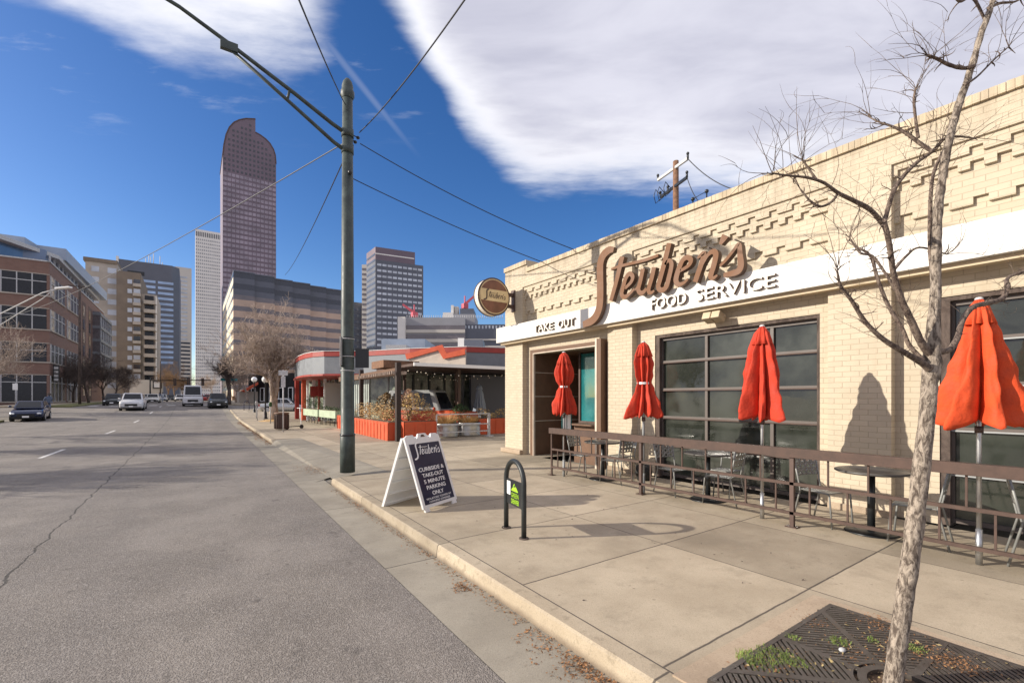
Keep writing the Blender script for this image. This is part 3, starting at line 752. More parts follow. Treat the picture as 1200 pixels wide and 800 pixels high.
# ------------------------------------------------------------------ closed parasols
def parasol(loc, label, prof, nf, amp, phase, material, polemat, htop, group='closed orange parasols along the railing', tilt=0):
    t = thing('patio_umbrella', label, 'umbrella', loc, 0, group)
    w = MB(); w.cyl((0, 0, 0), (0, 0, htop-.1), .021, n=12); w.cyl((0, 0, 0), (0, 0, .36), .028, n=12); w.build('pole', polemat, t)
    w = MB(); w.cyl((0, 0, prof[0][1]-.1), (0, 0, prof[0][1]-.03), .034, n=12); w.build('collar', 'dark_brown', t)
    w = MB(); w.ball((0, 0, htop+.0), .035, sc=(1, 1, .6)); w.build('finial', 'weather_grey', t)
    rnd = random.Random(int(phase*100)+3)
    k1 = [rnd.uniform(-.35, .35) for _ in range(nf)]
    def fold(r, z, th):
        zt = (z-prof[0][1])/(htop-prof[0][1])
        c = math.cos(nf*th+phase+.7*math.sin(2*zt+th))
        i = int((th/(2*PI))*nf) % nf
        a = amp*(1-.55*zt)
        x_ = ((nf*th+phase+1.2*math.sin(2.5*zt+th))/(2*PI)) % 1.
        s = (1-abs(2*x_-1))                      # creased pleats: sharp ridge, sharp valley
        s = s**.8; c2_ = math.cos(nf*2*th+2.3*phase+4*zt)
        return r*(1-a+a*1.3*s*(1+.35*math.sin(3*th+phase*2)))*(1+.055*c2_+.022*math.sin(11*th+17*z+phase)*(1-zt)+.018*math.sin(19*th-23*z)+.02*math.sin(31*z+4*th))*(1+.08*math.sin(2*th+5*zt+phase))
    n = 144
    w = MB(); pr = []
    # dense profile
    for (r0, z0), (r1, z1) in zip(prof, prof[1:]):
        m = max(2, int(abs(z1-z0)/.035))
        for i in range(m): pr.append((r0+(r1-r0)*(.5-.5*math.cos(PI*i/m)), z0+(z1-z0)*i/m))
    pr.append(prof[-1])
    o = len(w.v)
    for (r, z) in pr:
        for j in range(n):
            th = 2*PI*j/n; rr = fold(r, z, th)
            hem = .05*(1-2*abs(2*(((nf*th+phase)/(2*PI)) % 1.)-1))*max(0, 1-(z-prof[0][1])/.25)+.02*math.sin(2*th+phase)*max(0, 1-(z-prof[0][1])/.25)
            w.v.append(Vector((rr*math.cos(th)+tilt*(z-htop)*.3, rr*math.sin(th), z-hem)))
    for i in range(len(pr)-1):
        for j in range(n): w.f.append([o+i*n+j, o+i*n+(j+1) % n, o+(i+1)*n+(j+1) % n, o+(i+1)*n+j]); w.sm.append(True)
    cl = w.build('canopy', material, t); so = cl.modifiers.new('thickness', 'SOLIDIFY'); so.thickness = .004
    waist = [z_ for (r_, z_) in prof if r_ < .12 and z_ < htop-.5]
    if waist:
        w = MB(); rw = min(r_ for (r_, z_) in prof if z_ == waist[-1])*.97; w.lathe([(rw, waist[-1]-.02), (rw*1.04, waist[-1]), (rw, waist[-1]+.02)], n=24); w.build('tie_strap', 'white_plastic', t)
    # wind vent cap on top
    w = MB(); R3 = prof[-2][0]
    w.lathe([(R3*1.25+.02, htop-.26), (R3*1.1, htop-.15), (R3*.8, htop-.06), (.03, htop-.005)], n=48, fn=lambda r, z, th: r*(1+.14*math.cos(nf*th+phase)*(1 if z < htop-.03 else 0)))
    vc = w.build('vent_cap', material, t); so = vc.modifiers.new('thickness', 'SOLIDIFY'); so.thickness = .004
    return t
UX = 6.56
nt_ = thing('posted_notice', 'small white notice hung on the railing by the leftmost red parasol', 'notice', (6.66, 7.44, 0), 0)
w = MB(); w.box((-.14, -.004, .98), (.14, .004, 1.36)); w.build('card', 'teal_glass', nt_); w = MB(); w.box((-.11, -.007, 1.01), (-.01, -.0045, 1.33)); w.box((.01, -.007, 1.01), (.11, -.0045, 1.33)); w.build('paper', 'paper_white', nt_)
w = MB(); w.box((-.008, .0045, .9), (.008, .012, 1.4)); w.build('hanger', 'grey_paint', nt_)
parasol((UX, 7.42, 0), 'closed red parasol tied at its waist in front of the takeout doorway', [(.20, 1.36), (.195, 1.5), (.12, 1.84), (.082, 1.93), (.16, 2.08), (.185, 2.25), (.14, 2.45), (.10, 2.56), (.03, 2.66)], 9, .66, 1.1, 'red_cloth', 'grey_paint', 2.67)
parasol((UX, 5.30, 0), 'closed red parasol tied low with flared skirt beside the first garage door', [(.235, 1.38), (.22, 1.52), (.14, 1.86), (.115, 1.95), (.14, 2.1), (.165, 2.3), (.13, 2.47), (.10, 2.58), (.03, 2.67)], 9, .68, 2.7, 'red_cloth', 'grey_paint', 2.68)
parasol((UX, 3.24, 0), 'closed orange parasol hanging loose in front of the first garage door', [(.255, 1.42), (.235, 1.6), (.195, 2.0), (.145, 2.3), (.105, 2.5), (.08, 2.6), (.03, 2.68)], 8, .80, .4, 'red_cloth', 'aluminium', 2.70)
parasol((UX, 1.08, 0), 'widest closed orange parasol, nearest the thin tree at the right', [(.335, 1.44), (.30, 1.6), (.215, 2.0), (.155, 2.3), (.11, 2.48), (.08, 2.6), (.03, 2.69)], 7, .82, 2.2, 'orange_cloth', 'aluminium', 2.70)

# ------------------------------------------------------------------ cafe tables and chairs
def table():
    t = thing('cafe_table', 'x', 'table', (0, 0, 0), 0, 'round patio tables')
    w = MB(); w.lathe([(0, .752), (.36, .752), (.385, .765), (.385, .778), (.37, .786), (0, .786)], n=40); w.build('table_top', 'dark_top', t)
    w = MB(); w.cyl((0, 0, .02), (0, 0, .75), .042); w.build('pedestal', 'black_metal', t)
    w = MB(); w.lathe([(0, .04), (.07, .038), (.27, .018), (.285, .0), (0, 0)], n=36); w.build('base', 'black_metal', t)
    return t
mat('dark_top', (.10, .095, .09), .4, var=.2)
def perf_plate(mb, w0, w1, z0, z1, y0, y1, cols, rows, th=.003, curve=.02):
    """back plate with round holes: grid of cells, each an octagonal opening"""
    for r_ in range(rows):
        for c_ in range(cols):
            u0, u1 = c_/cols, (c_+1)/cols; v0, v1 = r_/rows, (r_+1)/rows
            def P(u, v, off=0):
                ww = w0+(w1-w0)*v; x = (u-.5)*2*ww
                return Vector((x, y0+(y1-y0)*v-curve*(1-(2*u-1)**2)+off, z0+(z1-z0)*v))
            cu, cv = (u0+u1)/2, (v0+v1)/2; hr = .23
            ring = [(cu+(u1-u0)*hr*math.cos(PI/4*i+PI/8), cv+(v1-v0)*hr*math.sin(PI/4*i+PI/8)) for i in range(8)]
            q = [(u1, cv), (u1, v1), (cu, v1), (u0, v1), (u0, cv), (u0, v0), (cu, v0), (u1, v0)]
            vs = [P(*a) for a in ring]+[P(*a) for a in q]
            mb.add(vs, [(i, 8+i, 8+(i+1) % 8, (i+1) % 8) for i in range(8)], True)
def chair():
    t = thing('patio_chair', 'x', 'chair', (0, 0, 0), 0, 'metal patio chairs')
    # faces +Y (sitter looks along +Y); back at y=-.22
    w = MB(); w.box((-.2, -.2, .44), (.2, .2, .452)); w.build('seat', 'chair_metal', t, bevel=.005)
    w = MB(); perf_plate(w, .195, .22, .62, .855, -.235, -.28, 4, 3); b = w.build('backrest', 'chair_metal', t)
    so = b.modifiers.new('thickness', 'SOLIDIFY'); so.thickness = .004
    for s_ in (-1, 1):
        w = MB(); w.tube([(s_*.2, .235, 0), (s_*.2, .2, .42), (s_*.2, .17, .445), (s_*.2, -.15, .445)], .0115, 8); w.build('leg', 'chair_metal', t)
        w = MB(); w.tube([(s_*.21, -.30, 0), (s_*.2, -.20, .44), (s_*.205, -.235, .62), (s_*.22, -.285, .865)], .0115, 8); w.build('leg', 'chair_metal', t)
    w = MB(); w.tube([(-.22, -.285, .865), (0, -.305, .872), (.22, -.285, .865)], .0115, 8); w.build('back_frame', 'chair_metal', t)
    return t
tb = table(); TX = 7.02
first = True
for y, lb in ((6.72, 'round dark pedestal table behind the railing by the takeout doorway'), (4.35, 'round dark pedestal table in front of the first garage door'),
              (2.12, 'round dark pedestal table against the brick pier under the parasol shadow'), (-.2, 'round dark pedestal table at the right edge by the second garage door')):
    if first: tb.location = (TX, y, 0); tb['label'] = lb; first = False
    else: dup(tb, (TX, y, 0), 0, lb)
ch = chair(); first = True
for x, y, rz, lb in ((7.0, 7.28, PI+.15, 'perforated metal chair nearest the left end of the railing'), (6.95, 6.31, .1, 'perforated metal chair right of the table by the takeout doorway'),
                  (6.95, 4.94, PI-.2, 'perforated metal chair left of the table at the first garage door'), (6.98, 4.07, .15, 'perforated metal chair right of the table at the first garage door'),
                  (7.0, 2.63, PI-.25, 'perforated metal chair left of the table by the brick pier'), (6.98, 1.67, .12, 'perforated metal chair right of the table by the brick pier, behind the thin tree'),
                  (7.0, .65, PI+.2, 'perforated metal chair beside the pole of the widest orange parasol'), (7.55, 4.35, PI/2, 'perforated metal chair with its back to the glass of the first garage door'),
                  (7.55, 6.7, PI/2, 'perforated metal chair by the wall at the takeout doorway table')):
    if first: ch.location = (x, y, 0); ch.rotation_euler = (0, 0, rz); ch['label'] = lb; first = False
    else: dup(ch, (x, y, 0), rz, lb)
# dark tables and stools inside, seen through the glass
po = thing('planter_pot', 'dark round pot standing behind the first patio table', 'pot', (7.62, 6.15, 0))
w = MB(); w.lathe([(.0, 0), (.13, 0), (.17, .15), (.155, .3), (.13, .3), (.12, .27), (0, .27)]); w.build('pot', 'rubber', po)

# ------------------------------------------------------------------ A-frame board
A0 = Vector((2.79, 6.24, 0)); A1 = Vector((3.53, 6.59, 0)); B0 = Vector((2.62, 7.15, 0))
ux = (A1-A0); ux.z = 0; WB = ux.length; ux.normalize()
back = Vector((-ux.y, ux.x, 0)); sp_ = .86
sb = thing('sidewalk_sign', 'white A-frame pavement board with a navy curbside parking panel', 'sign', A0+ux*WB/2+back*sp_/2)
H_ = 1.08
A1 = A0+ux*WB; F0, F1 = A0, A1
top0 = A0+back*(sp_/2-.03)+Vector((0, 0, H_)); upf = (top0-A0).normalized(); Lf = (top0-A0).length
nf = ux.cross(upf)           # towards the camera side
if nf.dot(Vector((0, 0, 1.7))-A0-Vector((0, 0, .5))) < 0: nf = -nf
def PF(u, v, off=0): return A0+ux*u+upf*v+nf*off
# panel outline with the notched top and handle
out = [(0, .05), (.0, Lf), (.07, Lf+.035), (.20, Lf+.035), (.235, Lf-.03), (.275, Lf-.03), (.33, Lf+.05), (.50, Lf+.05), (.555, Lf-.03), (.595, Lf-.03), (.63, Lf+.035), (WB-.07, Lf+.035), (WB, Lf), (WB, .05)]
w = MB(); w.extr([PF(u, v, -.02) for u, v in out], nf*.035); fp = w.build('front_panel', 'white_plastic', sb, True, bevel=.004, fix=True)
w = MB()
for u in (.03, WB-.13): w.obox(PF(u+.05, .025, -.002), ux*.05, upf*.027, nf*.016)
w.build('foot', 'white_plastic', sb, True)
w = MB(); w.extr([PF(.36, Lf-.01, .0158), PF(.47, Lf-.01, .0158), PF(.44, Lf+.028, .0158), PF(.39, Lf+.028, .0158)], nf*.002); w.build('handle_slot', 'dark_brown', sb, True, fix=True)
w = MB(); w.extr([PF(.055, .1, .015), PF(WB-.055, .1, .015), PF(WB-.055, Lf-.11, .015), PF(.055, Lf-.11, .015)], nf*.003); w.build('navy_panel', 'navy', sb, True, fix=True)
w = MB(); flat_script(w, PF(WB/2, Lf-.225, .019)-sb.location, ux, upf, .162, 0, ww=.85); w.build('script_name', 'paper_white', sb, fix=True)
upR = upf
cu = WB/2
for tx, v, sz, wd in (('CURBSIDE &', .60, .085, .60), ('TAKE-OUT', .505, .085, .50), ('5 MINUTE', .41, .085, .50), ('PARKING', .315, .085, .45), ('ONLY', .22, .085, .27), ('VIOLATORS TOWED AT', .162, .042, .60), ('OWNERS EXPENSE', .115, .042, .50)):
    text_mesh(tx, sz, 'lettering', 'paper_white', sb, PF(cu, v, .0195), ux, upf, .002, width=wd, bold=.0012 if sz > .05 else .0)
# rear panel
C0 = A0+back*sp_; upb = (A0+back*(sp_/2+.03)+Vector((0, 0, H_))-C0).normalized(); nb = ux.cross(upb)
def PB(u, v, off=0): return C0+ux*u+upb*v+nb*off
w = MB(); w.extr([PB(u, v, 0) for u, v in [(0, 0), (0, Lf), (WB, Lf), (WB, 0)]], nb*.006)
for u0, u1, v0, v1 in ((0, .04, 0, Lf), (WB-.04, WB, 0, Lf), (.04, WB-.04, 0, .05), (.04, WB-.04, Lf-.05, Lf))+tuple((.04, WB-.04, .2*k, .2*k+.015) for k in range(1, 5)):
    w.obox(PB((u0+u1)/2, (v0+v1)/2, .0245), ux*(u1-u0)/2, upb*(v1-v0)/2, nb*.018)
w.build('rear_panel', 'white_plastic', sb, True, fix=True)
w = MB(); w.cyl(PF(.02, Lf-.02, -.02), PF(WB-.02, Lf-.02, -.02), .012); w.build('hinge', 'grey_paint', sb, True)

# ------------------------------------------------------------------ hoop bike rack
def hoop(loc, ang, label, r=.255, h=.9, tube=.029, material='green_pole', plate=True, sc=1):
    t = thing('bike_rack', label, 'bike rack', loc, ang, None)
    pts = [(-r, 0, 0), (-r, 0, (h-r)*.5), (-r, 0, h-r)]+[(-r*math.cos(a), 0, h-r+r*math.sin(a)) for a in [PI*i/16 for i in range(1, 16)]]+[(r, 0, h-r), (r, 0, (h-r)*.5), (r, 0, 0)]
    w = MB(); w.tube(pts, tube, 14); w.build('hoop', material, t)
    w = MB(); w.cyl((-r, 0, 0), (-r, 0, .012), .06); w.cyl((r, 0, 0), (r, 0, .012), .06); w.build('foot_plate', 'bark_dark', t)
    if plate:
        w = MB(); w.box((-r+.028, -.006, .34), (r-.028, .006, .66)); pl = w.build('plate', 'black_metal', t)
        w = MB(); w.box((-.215, -.0085, .46), (-.115, -.0062, .63)); w.build('sticker', 'paper_white', pl)
        # green emblem: hill with a house on top of it over two words
        w = MB(); w.extr([(-.085, -.0085, .53), (-.05, -.0085, .565), (-.03, -.0085, .56), (-.03, -.0085, .59), (.005, -.0085, .62), (.03, -.0085, .585), (.06, -.0085, .575), (.11, -.0085, .53), (.11, -.0085, .522), (-.085, -.0085, .522)], (0, .002, 0)); w.build('emblem', 'lime', pl, fix=True)
        w = MB(); w.extr([(-.02, -.0100, .575), (.008, -.0100, .605), (.03, -.0100, .575)], (0, .001, 0)); w.build('emblem_roof', 'black_metal', pl, fix=True)
        text_mesh('GREEN', .085, 'lettering', 'lime', pl, (.02, -.0085, .443), (1, 0, 0), (0, 0, 1), .002, width=.21, world=False, bold=0.)
        text_mesh('DENVER', .085, 'lettering', 'lime', pl, (.025, -.0085, .365), (1, 0, 0), (0, 0, 1), .002, width=.22, world=False, bold=.001)
    return t
p0 = Vector((3.36, 4.93, 0)); p1 = Vector((3.27, 4.42, 0)); dd = p1-p0
hoop((p0+p1)/2, math.atan2(dd.y, dd.x), 'dark green hoop bike rack with a lime emblem plate, close on the pavement', r=dd.length/2, tube=.032, material='rack_black')

# ------------------------------------------------------------------ street light pole with its arm
PX, PY = 2.90, 10.68
sp_l = thing('street_light_pole', 'tall dark green street light pole on the pavement corner with a curved truss arm', 'street light', (PX, PY, 0))
w = MB(); w.tube([(0, 0, 0), (0, 0, .84), (0, 0, .86), (0, 0, 3.6), (0, 0, 8.55)], [.165, .162, .150, .142, .112], 20); pm = w.build('pole', 'green_pole', sp_l)
w = MB(); w.cyl((0, 0, .83), (0, 0, .87), .17, n=20); w.cyl((0, 0, 3.05), (0, 0, 3.07), .147, n=20); w.build('pole_band', 'black_metal', sp_l)
w = MB(); w.lathe([(.12, 8.5), (.15, 8.56), (.15, 8.66), (.125, 8.70), (.125, 8.78), (.10, 8.88), (.05, 8.95), (.0, 8.97)], n=20); w.build('finial', 'green_pole', sp_l)
w = MB()
w.tube([(-.08, 0, 7.72), (-.35, 0, 7.83), (-1.1, 0, 8.2), (-2.25, 0, 8.72), (-3.1, 0, 9.08), (-4.0, 0, 9.32), (-5.2, 0, 9.42)], [.045, .045, .043, .04, .036, .033, .03], 12)
w.build('arm', 'green_pole', sp_l)
w = MB(); w.tube([(-.08, 0, 7.32), (-.3, 0, 7.42), (-1.2, 0, 7.98), (-2.28, 0, 8.64)], [.045, .043, .038, .034], 12); w.cyl((-1.25, 0, 8.0), (-1.2, 0, 8.25), .026); w.box((-2.45, -.05, 8.60), (-2.15, .05, 8.76)); w.build('arm_brace', 'green_pole', sp_l)
for za_, zb_ in ((7.62, 7.8), (7.25, 7.42)):
    w = MB(); w.cyl((0, 0, za_), (0, 0, zb_), .135, n=20); w.build('clamp', 'green_pole', sp_l)
for (a, z) in ((.35, 7.72), (.1, 7.6), (-.2, 7.5)):
    w = MB(); w.ball((.16+a*.25, .05, z), .045, sc=(1, 1, .8)); w.cyl((0.1, 0, z), (.16+a*.25, .05, z), .012); w.build('insulator', 'black_metal', sp_l)
w = MB(); w.ball((.02, -.14, 6.78), .05); w.build('insulator', 'black_metal', sp_l)
w = MB(); w.box((-5.9, -.14, 9.3), (-5.1, .14, 9.46)); w.build('lamp_head', 'grey_paint', sp_l, bevel=.04)
for z in (2.30, 2.62, 3.02):
    w = MB(); w.cyl((0, 0, z), (0, 0, z+.016), .153, n=24); w.build('strap', 'weather_grey', sp_l)
# signs strapped to the pole, seen edge on and from behind
def plate_sign(name, label, c, half, rz, mats):
    t = thing(name, label, 'sign', c, rz)
    w = MB(); w.box((-half[0], -.002, -half[1]), (half[0], .002, half[1])); w.build('plate', mats[0], t)
    w = MB(); w.box((-.015, .002, -half[1]*.9), (.015, .03, half[1]*.9)); w.build('backing_bar', mats[1], t)
    return t
plate_sign('parking_sign', 'dark back of a parking sign fixed to the right of the green pole', (PX+.30, PY-.1, 2.60), (.15, .22), R(-25), ('black_metal', 'grey_paint'))
plate_sign('parking_sign', 'pale parking sign seen nearly edge on at the left of the green pole', (PX-.17, PY-.08, 2.72), (.17, .33), R(-112), ('white_plastic', 'grey_paint'))

# ------------------------------------------------------------------ overhead wires
def wire(p, q, sag, name, label, r=.011, n=18, m_='wire_black'):
    p, q = Vector(p), Vector(q)
    pts = [p.lerp(q, i/n)-Vector((0, 0, sag*4*(i/n)*(1-i/n))) for i in range(n+1)]
    w = MB(); w.tube(pts, r, 5, False); o = w.build(name, m_); return tag(o, label, 'wire', 'overhead wires')
def ray(px, py, d): p = at(px, d); return (p.x, p.y, hz(py, d))
AT = Vector((PX, PY, 0))
wire(AT+Vector((-.05, 0, 8.35)), ray(340, -25, 4.6), .05, 'overhead_wire', 'wire rising steeply left from the pole top towards the top of the picture')
wire(AT+Vector((.28, .05, 7.85)), ray(560, -22, 5.2), .12, 'overhead_wire', 'wire rising right from the pole insulators to the top edge')
wire(AT+Vector((.3, .05, 7.6)), (8.3, 8.6, 5.42), .16, 'overhead_wire', 'upper wire running from the pole insulators down to the shop parapet')
wire(AT+Vector((.1, 0, 6.72)), (8.4, 9.9, 5.4), .08, 'overhead_wire', 'lower wire running from the pole down to the shop parapet')
wire(AT+Vector((-.1, 0, 7.45)), ray(-30, 372, 62), 1.5, 'overhead_wire', 'long sagging pale wire crossing the towers to the brick office', r=.013, n=30, m_='wire_grey')
wire(AT+Vector((-.06, 0, 7.15)), ray(334, 322, 42), .35, 'overhead_wire', 'wire dropping left from the pole towards the tan office block', r=.014)

# ------------------------------------------------------------------ tree grate and planting square
pit = MB(); pit.box((2.44, -1.6, -.1), (4.34, 1.70, .005))
gb = MB()
for a, b in (((2.40, 1.56), (4.36, 1.72)), ((4.24, -1.6), (4.36, 1.56)), ((2.40, -1.6), (2.50, 1.56))): gb.box((a[0], a[1], -.02), (b[0], b[1], .012))
gb.build('grate_border', 'border_concrete', kind='structure')
pit.build('planting_soil', 'soil', kind='structure')
TCX, TCY = 3.36, .86
gr = thing('tree_grate', 'worn dark iron tree grate with radiating slots around the thin trunk', 'tree grate', (TCX, TCY, 0))
bars = MB(); z0, z1 = .007, .030
def grid_sector(poly_test, dirv, spacing, wid):
    d = Vector((math.cos(dirv), math.sin(dirv))); n = Vector((-d.y, d.x))
    for k in range(-60, 61):
        base = n*k*spacing; run = None; s = -2.2
        while s < 2.2:
            p = base+d*s; x, y = TCX+p.x, TCY+p.y; ok = 2.51 < x < 4.23 and -1.5 < y < 1.55 and p.length > .24 and poly_test(p)
            if ok and run is None: run = s
            if (not ok or s > 2.15) and run is not None:
                if s-run > .03:
                    c = base+d*(run+s)/2+Vector((TCX, TCY)); bars.obox((c.x, c.y, (z0+z1)/2), (d.x*(s-run)/2, d.y*(s-run)/2, 0), (n.x*wid/2, n.y*wid/2, 0), (0, 0, (z1-z0)/2))
                run = None
            s += .012
def sect(a0, a1): return lambda p: a0 <= (math.degrees(math.atan2(p.y, p.x)) % 360) < a1
for k in range(8): 
    a0 = k*45; grid_sector(sect(a0+1.5, a0+43.5), R(a0+22.5+(68 if k % 2 else 112)), .034, .021)
for k in range(8):
    a = R(k*45); d = Vector((math.cos(a), math.sin(a))); l0, l1 = .2, 2.4
    s = l0
    while s < l1:
        x, y = TCX+d.x*s, TCY+d.y*s
        if not (2.51 < x < 4.23 and -1.5 < y < 1.55): break
        s += .01
    c = d*(l0+s)/2; bars.obox((TCX+c.x, TCY+c.y, .019), (d.x*(s-l0)/2, d.y*(s-l0)/2, 0), (-d.y*.022, d.x*.022, 0), (0, 0, .0125))
bars.build('slotted_plate', 'grate_iron', gr, True)
w = MB(); w.lathe([(.17, .006), (.17, .034), (.215, .034), (.215, .006), (.17, .006)], (0, 0, 0), n=36, smooth=False)
w.lathe([(.235, .006), (.235, .033), (.26, .033), (.26, .006), (.235, .006)], (0, 0, 0), n=36, smooth=False); w.build('ring', 'grate_iron', gr)
w = MB()
for a, b in (((2.505, 1.52), (4.235, 1.555)), ((4.20, -1.5), (4.235, 1.52)), ((2.505, -1.5), (2.54, 1.52))): w.box((a[0], a[1], .006), (b[0], b[1], .032))
w.build('rim', 'grate_iron', gr, True)
def tuft(cx, cy, n, rad, hgt, mb):
    for i in range(n):
        a = random.uniform(0, 2*PI); r = rad*math.sqrt(random.random()); x, y = cx+r*math.cos(a), cy+r*math.sin(a)
        h = hgt*random.uniform(.5, 1.2); la = random.uniform(0, 2*PI); l = h*random.uniform(.4, 1.3); wd = random.uniform(.0012, .003)
        d = Vector((math.cos(la), math.sin(la), 0)); s_ = Vector((-d.y, d.x, 0))*wd; b = Vector((x, y, .006))
        m_ = b+d*l*.45+Vector((0, 0, h)); t_ = b+d*l+Vector((0, 0, h*.75))
        mb.add([b-s_, b+s_, m_+s_*.8, m_-s_*.8, t_], [(0, 1, 2, 3), (3, 2, 4)])
gm = MB(); dm = MB()
for (px, py, n, r) in ((905, 772, 320, .11), (880, 775, 220, .09), (930, 780, 160, .08), (984, 757, 150, .06), (930, 752, 60, .04), (1022, 755, 60, .04), (1072, 765, 130, .06), (893, 783, 120, .1)):
    d = 1.7*FPX/(py-HOR); p = at(px, d)
    tuft(p.x, p.y, n, r, .035, gm); tuft(p.x+.03, p.y-.02, n//2, r*1.3, .025, dm)
o = gm.build('grass', 'grass_green'); o['kind'] = 'stuff'; tag(o, 'short green grass tufts growing through the tree grate', 'grass')
o = dm.build('dry_grass', 'grass_dry'); o['kind'] = 'stuff'; tag(o, 'dry straw coloured grass among the grate slots', 'grass')
sp = []
for (px, py, n, r) in ((1030, 735, 620, .12), (1100, 775, 900, .13), (1130, 785, 500, .09), (905, 785, 320, .15), (1000, 770, 400, .2), (1050, 760, 300, .2), (960, 735, 260, .12)):
    d = 1.7*FPX/(py-HOR); p = at(px, d)
    for i in range(n): sp.append((p.x+random.gauss(0, r*.6), p.y+random.gauss(0, r*.6), .010+random.random()*.02))
leaves('leaf_litter', 'reddish dry leaves and bark chips caught on the tree grate', sp, 'leaf_brown', (.004, .013), .006)
sp = [(random.uniform(2.55, 4.2), random.uniform(.1, 1.5), .012) for _ in range(2600)]
leaves('dirt_litter', 'fine brown dirt and bark crumbs filling the slots of the tree grate', sp, 'soil', (.004, .012), .02)
sp = [(random.uniform(2.55, 4.2), random.uniform(.2, 1.5), .03) for _ in range(260)]
leaves('leaf_litter', 'pale dead twig and petal scraps scattered over the grate', sp, 'grass_dry', (.005, .02), .004)
w = MB(); pr = at(987, 1.7*FPX/(768-HOR)); w.ball((pr.x, pr.y, .04), .022, sc=(1.2, .9, .6)); tag(w.build('small_stone', 'weather_grey'), 'small pale stone lying on the tree grate', 'stone')

# ------------------------------------------------------------------ thin street tree
def tr3(path, d0, wob=0., seed=1):
    rnd = random.Random(seed); pts = []; rad = []; d = d0
    for i, (px, py, wd) in enumerate(path):
        d = d0+wob*i+rnd.uniform(-.012, .012)*(i > 0); pts.append(Vector(ray(px, py, d))); rad.append(wd*d/FPX/2*.73)
    # densify
    P = []; Rr = []
    for i in range(len(pts)-1):
        p0, p1, p2, p3 = pts[max(i-1, 0)], pts[i], pts[i+1], pts[min(i+2, len(pts)-1)]
        for j in range(6):
            t = j/6; P.append(.5*((2*p1)+(p2-p0)*t+(2*p0-5*p1+4*p2-p3)*t*t+(3*p1-p0-3*p2+p3)*t**3)); Rr.append((rad[i]*(1-t)+rad[i+1]*t)*rnd.uniform(.95, 1.06))
    P.append(pts[-1]); Rr.append(rad[-1])
    return P, Rr
ft = thing('street_tree', 'thin bare leaning street tree with rough bark in the tree grate', 'tree', (TCX, TCY, 0))
D = 2.66
tb_ = MB(); cb = MB(); tw = MB()
P, Rr = tr3([(1044, 822, 31), (1047, 800, 27), (1055, 735, 25), (1066, 660, 24), (1076, 580, 23), (1084, 510, 21), (1089, 455, 21), (1092, 425, 25), (1093, 395, 19), (1096, 350, 14), (1097, 300, 13), (1099, 250, 12), (1104, 210, 11), (1111, 170, 10.5), (1123, 125, 10), (1138, 80, 9), (1150, 40, 8), (1164, 0, 6.5), (1172, -40, 5)], D)
o0 = len(tb_.v); tb_.tube(P, Rr, 16)
rnd = random.Random(5)
for v in tb_.v[o0:]: v += Vector((rnd.uniform(-1, 1), rnd.uniform(-1, 1), 0))*.0028
tb_.build('trunk', 'bark_light', ft, True)
limbs = [
 ([(1089, 432, 12), (1079, 424, 10), (1062, 414, 9), (1036, 398, 7.5), (1014, 377, 6.5), (998, 352, 5.5), (985, 335, 4.5), (981, 315, 2)], -.03),
 ([(1093, 418, 13), (1080, 402, 11), (1068, 376, 10), (1056, 350, 9), (1047, 320, 8), (1044, 298, 8), (1040, 275, 8), (1036, 262, 8)], -.03),
 ([(1036, 264, 8), (1020, 246, 7), (1000, 235, 6.5), (982, 226, 5.5), (965, 214, 4.5), (945, 208, 4), (925, 206, 3.2), (905, 203, 2.5)], -.04),
 ([(1036, 262, 7), (1041, 243, 7), (1048, 222, 6.5), (1060, 205, 6), (1075, 190, 5.5), (1092, 178, 5), (1104, 165, 4.5)], .01),
 ([(1093, 178, 5.5), (1078, 168, 5.5), (1060, 155, 5), (1045, 148, 3.5), (1030, 143, 2.5), (1020, 138, 1.8)], .03),
 ([(1076, 162, 5), (1073, 140, 4.2), (1071, 118, 3.8), (1073, 104, 3)], .01),
 ([(1082, 422, 7), (1066, 405, 6.5), (1057, 385, 6), (1040, 356, 5.5), (1028, 325, 5), (1020, 300, 4.2), (1005, 290, 3)], .03),
 ([(1098, 412, 10), (1112, 410, 9), (1122, 396, 9), (1128, 375, 8.5), (1140, 360, 8), (1158, 355, 8), (1174, 350, 7.5), (1180, 338, 7), (1181, 326, 5), (1200, 318, 4), (1222, 312, 3)], .05),
 ([(1093, 330, 6), (1090, 290, 6), (1090, 255, 6), (1091, 225, 5), (1095, 200, 5), (1108, 172, 4.5)], .02),
 ([(1141, 78, 7), (1128, 80, 5.5), (1112, 76, 5), (1098, 69, 4.6), (1087, 65, 4)], -.02),
 ([(1158, 10, 5), (1172, 4, 4), (1190, 2, 3), (1205, -8, 2)], .03),
 ([(1155, 25, 4), (1140, -2, 4), (1125, 2, 4), (1118, -6, 3)], -.02),
 ([(1130, 100, 4), (1145, 90, 3), (1165, 70, 2.5), (1182, 55, 1.6)], .02),
 ([(1064, 406, 4), (1070, 330, 3)], 0) if False else ([(1100, 165, 4), (1118, 160, 3), (1140, 162, 2)], .02),
 ([(1046, 318, 5), (1062, 300, 4), (1078, 290, 3), (1110, 298, 2)], .02),
 ([(1050, 340, 5), (1036, 318, 4), (1022, 300, 4), (1008, 296, 3.4), (996, 280, 2)], .02),
 ([(982, 226, 4.5), (975, 236, 4), (962, 242, 4), (950, 236, 3.4), (938, 222, 2.4)], .0),
 ([(957, 211, 4), (948, 198, 3.2), (941, 188, 2.6)], 0),
]
ends = []
for i, (pth, wob) in enumerate(limbs):
    P, Rr = tr3(pth, D+.02*((i % 3)-1), wob, i+2); cb.tube(P, Rr, 8)
    ends.append((P, Rr))
